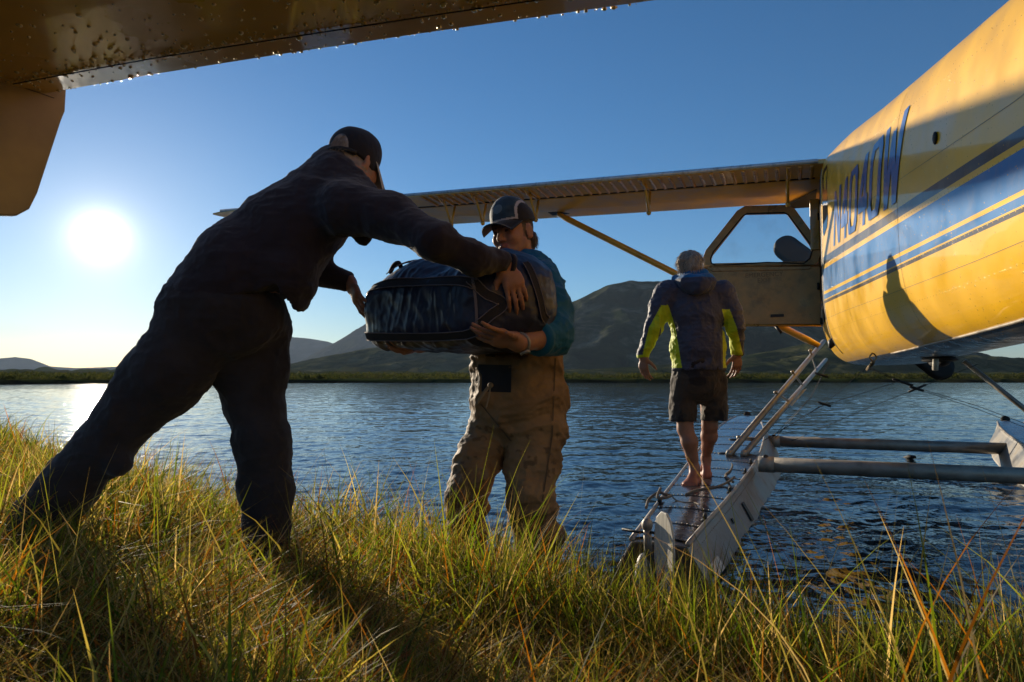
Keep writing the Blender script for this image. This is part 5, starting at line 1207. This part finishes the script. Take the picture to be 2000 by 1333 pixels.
# ---------------------------------------------------------------- man walking out along the float
def man_three():
    root = empty('person', pix_z(1355, 940, .23), 'grey haired man in grey and lime jacket walking barefoot on the float', 'person')
    Y = 5.12; hx = U(1349, 522, Y); f = V3(.34, .90, -.18); up = V3(.0, .10, 1)
    B = Body(); P, (hf, hr, hu) = head(B, hx, f, up, 1.0); lat = V3(1, 0, 0)
    B.cap(hx - hf * .02 - hu * .06, U(1356, 560, Y), .058, .068, .03)
    B.cap(U(1356, 575, Y), U(1362, 740, Y), (.18, .11), (.17, .12), .05, lat)
    sL, eL, wL = U(1300, 572, Y), U(1277, 640, Y - .02), U(1256, 697, Y + .03); sR, eR, wR = U(1412, 574, Y), U(1437, 636, Y - .02), U(1440, 692, Y + .06)
    B.chain([(sL, .055), (eL, .042), (wL, .028)]); B.chain([(sR, .055), (eR, .042), (wR, .028)]); B.cap(sL, sR, .06, .06, .04)
    hand(B, wL, V3(.03, .02, -1), V3(-.75, -.65, 0), th=1, curl=(18, 24, 18), thumb=(.6, .6, -.4)); hand(B, wR, V3(-.04, .05, -1), V3(.35, -.93, 0), th=-1, curl=(14, 22, 18), thumb=(.6, .7, -.2), spread=.09)
    dz = .215
    # left leg back with the heel lifted a little, right leg ahead
    hipL, kL, aL = U(1338, 745, Y), U(1338, 838, Y - .02), U(1357, 915, Y - .03); hipR, kR, aR = U(1388, 745, Y), U(1386, 832, Y + .04), U(1379, 893, Y + .22)
    B.chain([(hipL, .09), (kL, .058)]); B.chain([(kL, .055), (kL.lerp(aL, .32) + V3(.005, -.018, 0), .060), (kL.lerp(aL, .7), .042), (aL, .034)], k=.02)
    B.chain([(hipR, .09), (kR, .058)]); B.chain([(kR, .055), (kR.lerp(aR, .32) + V3(0, -.018, 0), .060), (kR.lerp(aR, .7), .042), (aR, .034)], k=.02)
    def foot(a, d, hz):
        d = Vector(d).normalized(); h_ = Vector((a.x, a.y, hz + .030)) - d * .035; s_ = V3(-d.y, d.x, 0)
        B.cap(a, h_, .034, .030, .02); b = h_ + d * .155; b.z = hz + .022; B.cap(a + V3(0, 0, -.015), b, (.030, .030), (.042, .018), .03, s_); B.cap(h_, b, (.030, .026), (.042, .017), .03, s_)
        for i in range(5):
            t0 = b + s_ * (-.032 + .016 * i); B.cap(t0, t0 + d * (.048 - .006 * abs(i - 0)) + V3(0, 0, -.006), (.011 if i == 0 else .0085), (.011 if i == 0 else .0075), .006)
    foot(aL, (-.34, -.52, 0), dz); foot(aR, (.16, .95, 0), dz + .012)
    def skc(V):
        c = np.tile(SK * .95, (len(V), 1)); q = V - np.array(hx); u_, f_, r_ = q @ np.array(hu), q @ np.array(hf), np.abs(q @ np.array(hr)); ear = (r_ > .078); m = (np.linalg.norm(q, axis=1) < .16) & (f_ < .02) & (u_ > -.075) & ~ear; c[m] = (.16, .12, .09)
        low = V[:, 2] < 1.0; c[low] = c[low] * np.array((1.0, .92, .85)); c[V[:, 2] < .33] *= np.array((1.12, .86, .84)); return c
    skin_mesh('body', B, .0055, SKIN, root, None, skc, 1)
    # hair
    H = Body(); H.ell(hx - hf * .030 + hu * .036, (.092, .094, .078), (hf, hr, hu), .02); H.ell(hx - hf * .05 - hu * .02, (.058, .078, .062), (hf, hr, hu), .03); H.cut(hx + hf * .040, hf, .2)
    V, F = H.mesh(.006); V = folds(V, F, .020, (26, 26, 16), 6); hh = obj('hair', V, F, HAIR, root, col=np.array((.26, .21, .165)) * (.55 + .9 * vnoise(V * np.array((70, 70, 22)))[:, None]))
    rg = random.Random(5); i = [rg.randrange(len(V)) for _ in range(1800)]; nn = normals(V, F); hair_strands(hh, 'hair_strands', V[i], nn[i], .036, HAIR, (.48, .41, .33), k=.7, seed=6, rad=.0012)
    MB().tube([hx + hr * .081 + hf * .07 + hu * .012, hx + hr * .083 - hu * .004 - hf * .004, hx + hr * .076 - hf * .035 - hu * .01], .003, 5).build('eyeglass_arm', BLKR, root)
    # jacket
    J = Body()
    J.cap(U(1355, 572, Y), U(1358, 612, Y), (.170, .12), (.190, .14), .05, lat); J.cap(U(1358, 612, Y), U(1363, 680, Y), (.190, .145), (.192, .145), .05, lat); J.cap(U(1363, 680, Y), U(1364, 716, Y), (.194, .148), (.200, .150), .05, lat)
    J.cap(sL + V3(.02, 0, 0), sR + V3(-.02, 0, 0), .085, .085, .05); J.chain([(sL, .082), (U(1288, 606, Y), .072), (eL, .062), (wL - V3(0, 0, -.01), .048)], k=.045); J.chain([(sR, .082), (U(1426, 606, Y), .072), (eR, .062), (wR - V3(0, 0, -.01), .048)], k=.045)
    J.cut(U(1364, 724, Y), V3(0, 0, -1), .25); J.cut(wL + V3(0, 0, -.012), V3(0, 0, -1), .06); J.cut(wR + V3(0, 0, -.012), V3(0, 0, -1), .06)
    GRY, LIM = np.array((.062, .060, .088)), np.array((.56, .62, .012))
    def jc(V):
        c = np.tile(GRY, (len(V), 1)); x, z = V[:, 0], V[:, 2]
        ux = x / V[:, 1] * FPX + 1000; uy = 740 - (z - CAM_H) / V[:, 1] * FPX
        # underarm panels: torso flanks, and the inner face of each sleeve
        cx = 1360; tl = 1304 + (uy - 600) * .24 ; 
        nl = (ux - cx) 
        torsoL = (ux > 1292 + 0 * uy) & (ux < np.interp(uy, [590, 600, 640, 680, 720], [1303, 1308, 1320, 1326, 1332])) & (uy > 596) & (uy < 719)
        torsoR = (ux > np.interp(uy, [590, 610, 650, 720], [1424, 1418, 1412, 1412])) & (ux < 1424) & (uy > 604) & (uy < 719)
        armL = np.interp(uy, [590, 640, 697], [1296, 1268, 1254]); aL_ = (ux > armL) & (ux < armL + 40) & (uy > 600) & (ux < np.interp(uy, [596, 640, 700], [1308, 1291, 1276]))
        armR = np.interp(uy, [596, 640, 697], [1424, 1440, 1452]); aR_ = (ux < armR) & (ux > np.interp(uy, [600, 640, 700], [1410, 1421, 1425])) & (uy > 604)
        band = (z < wL.z + .012) & ((ux < 1290) | (ux > 1424))
        m = torsoL | torsoR | aL_ | aR_ | band; c[m] = LIM; return c
    skin_mesh('jacket', J, .0055, mat('softshell', (0, 0, 0), .6, 0, bump=.0008, bscale=200, var=.14, vscale=12, attr='Col', spec=.3, sheen=.1), root, [(.018, (9, 9, 11), 51, .8), (.006, (30, 30, 30), 61)], jc)
    K = Body(); hc = U(1358, 549, Y - .08)
    K.chain([(hc + V3(-.125, .07, .015), .040), (hc + V3(-.07, -.04, -.02), .055), (hc + V3(0, -.085, -.04), .062), (hc + V3(.07, -.04, -.02), .055), (hc + V3(.125, .07, .015), .040)], k=.05)
    skin_mesh('hood', K, .006, CLOTH, root, (.014, (12, 12, 16), 6), lambda V: np.where((V[:, 2] > hc.z + .012)[:, None], np.array((.01, .13, .30)), GRY))
    Cc = Body(); cc_ = U(1357, 540, Y); Cc.chain([(cc_ + V3(-.085, .05, 0), .03), (cc_ + V3(-.05, -.055, .0), .035), (cc_ + V3(.05, -.055, .0), .035), (cc_ + V3(.085, .05, 0), .03)], k=.04); Cc.cap(cc_ + V3(0, -.02, -.03), cc_ + V3(0, 0, .01), (.10, .08), (.09, .07), .03, lat); skin_mesh('blue_collar', Cc, .006, mat('blue_lining', (.008, .13, .32), .7, 0, var=.15), root, (.012, (14, 14, 18), 16))
    S = Body(); S.cap(U(1363, 716, Y), U(1363, 752, Y), (.190, .140), (.200, .150), .05, lat)
    S.chain([(hipL, .108), (U(1334, 800, Y), .100), (U(1333, 832, Y), .098)], k=.01); S.chain([(hipR + V3(.012, 0, 0), .108), (U(1394, 800, Y + .02), .100), (U(1394, 832, Y + .03), .098)], k=.01)
    S.cut(U(1337, 822, Y), V3(0, 0, -1), .35)
    def sc_(V):
        n = fbm(V * 9 + 2, 3); c = np.where((n > .56)[:, None], np.array((.060, .038, .024)), np.array((.020, .014, .013))); c[(n > .50) & (n <= .56)] = (.045, .032, .022); return c
    skin_mesh('shorts', S, .006, CLOTH, root, [(.014, (9, 9, 7), 71, .8), (.006, (26, 26, 20), 12)], sc_)
    return root
man_three()
# ---------------------------------------------------------------- air
hz = bpy.data.materials.new('air'); hz.use_nodes = True; nt = hz.node_tree; nt.nodes.clear()
vo = N(nt, 'ShaderNodeVolumePrincipled'); vo.inputs['Density'].default_value = .000030; vo.inputs['Color'].default_value = (.62, .78, 1, 1); vo.inputs['Anisotropy'].default_value = .1
o_ = N(nt, 'ShaderNodeOutputMaterial'); L(nt, vo.outputs[0], o_.inputs['Volume'])
if HAZE:
    b = MB().box((0, 0, 450), ((1, 0, 0), (0, 1, 0), (0, 0, 1)), (12500, 12500, 460)); tag(b.build('haze', hz, None, False), kind='stuff')
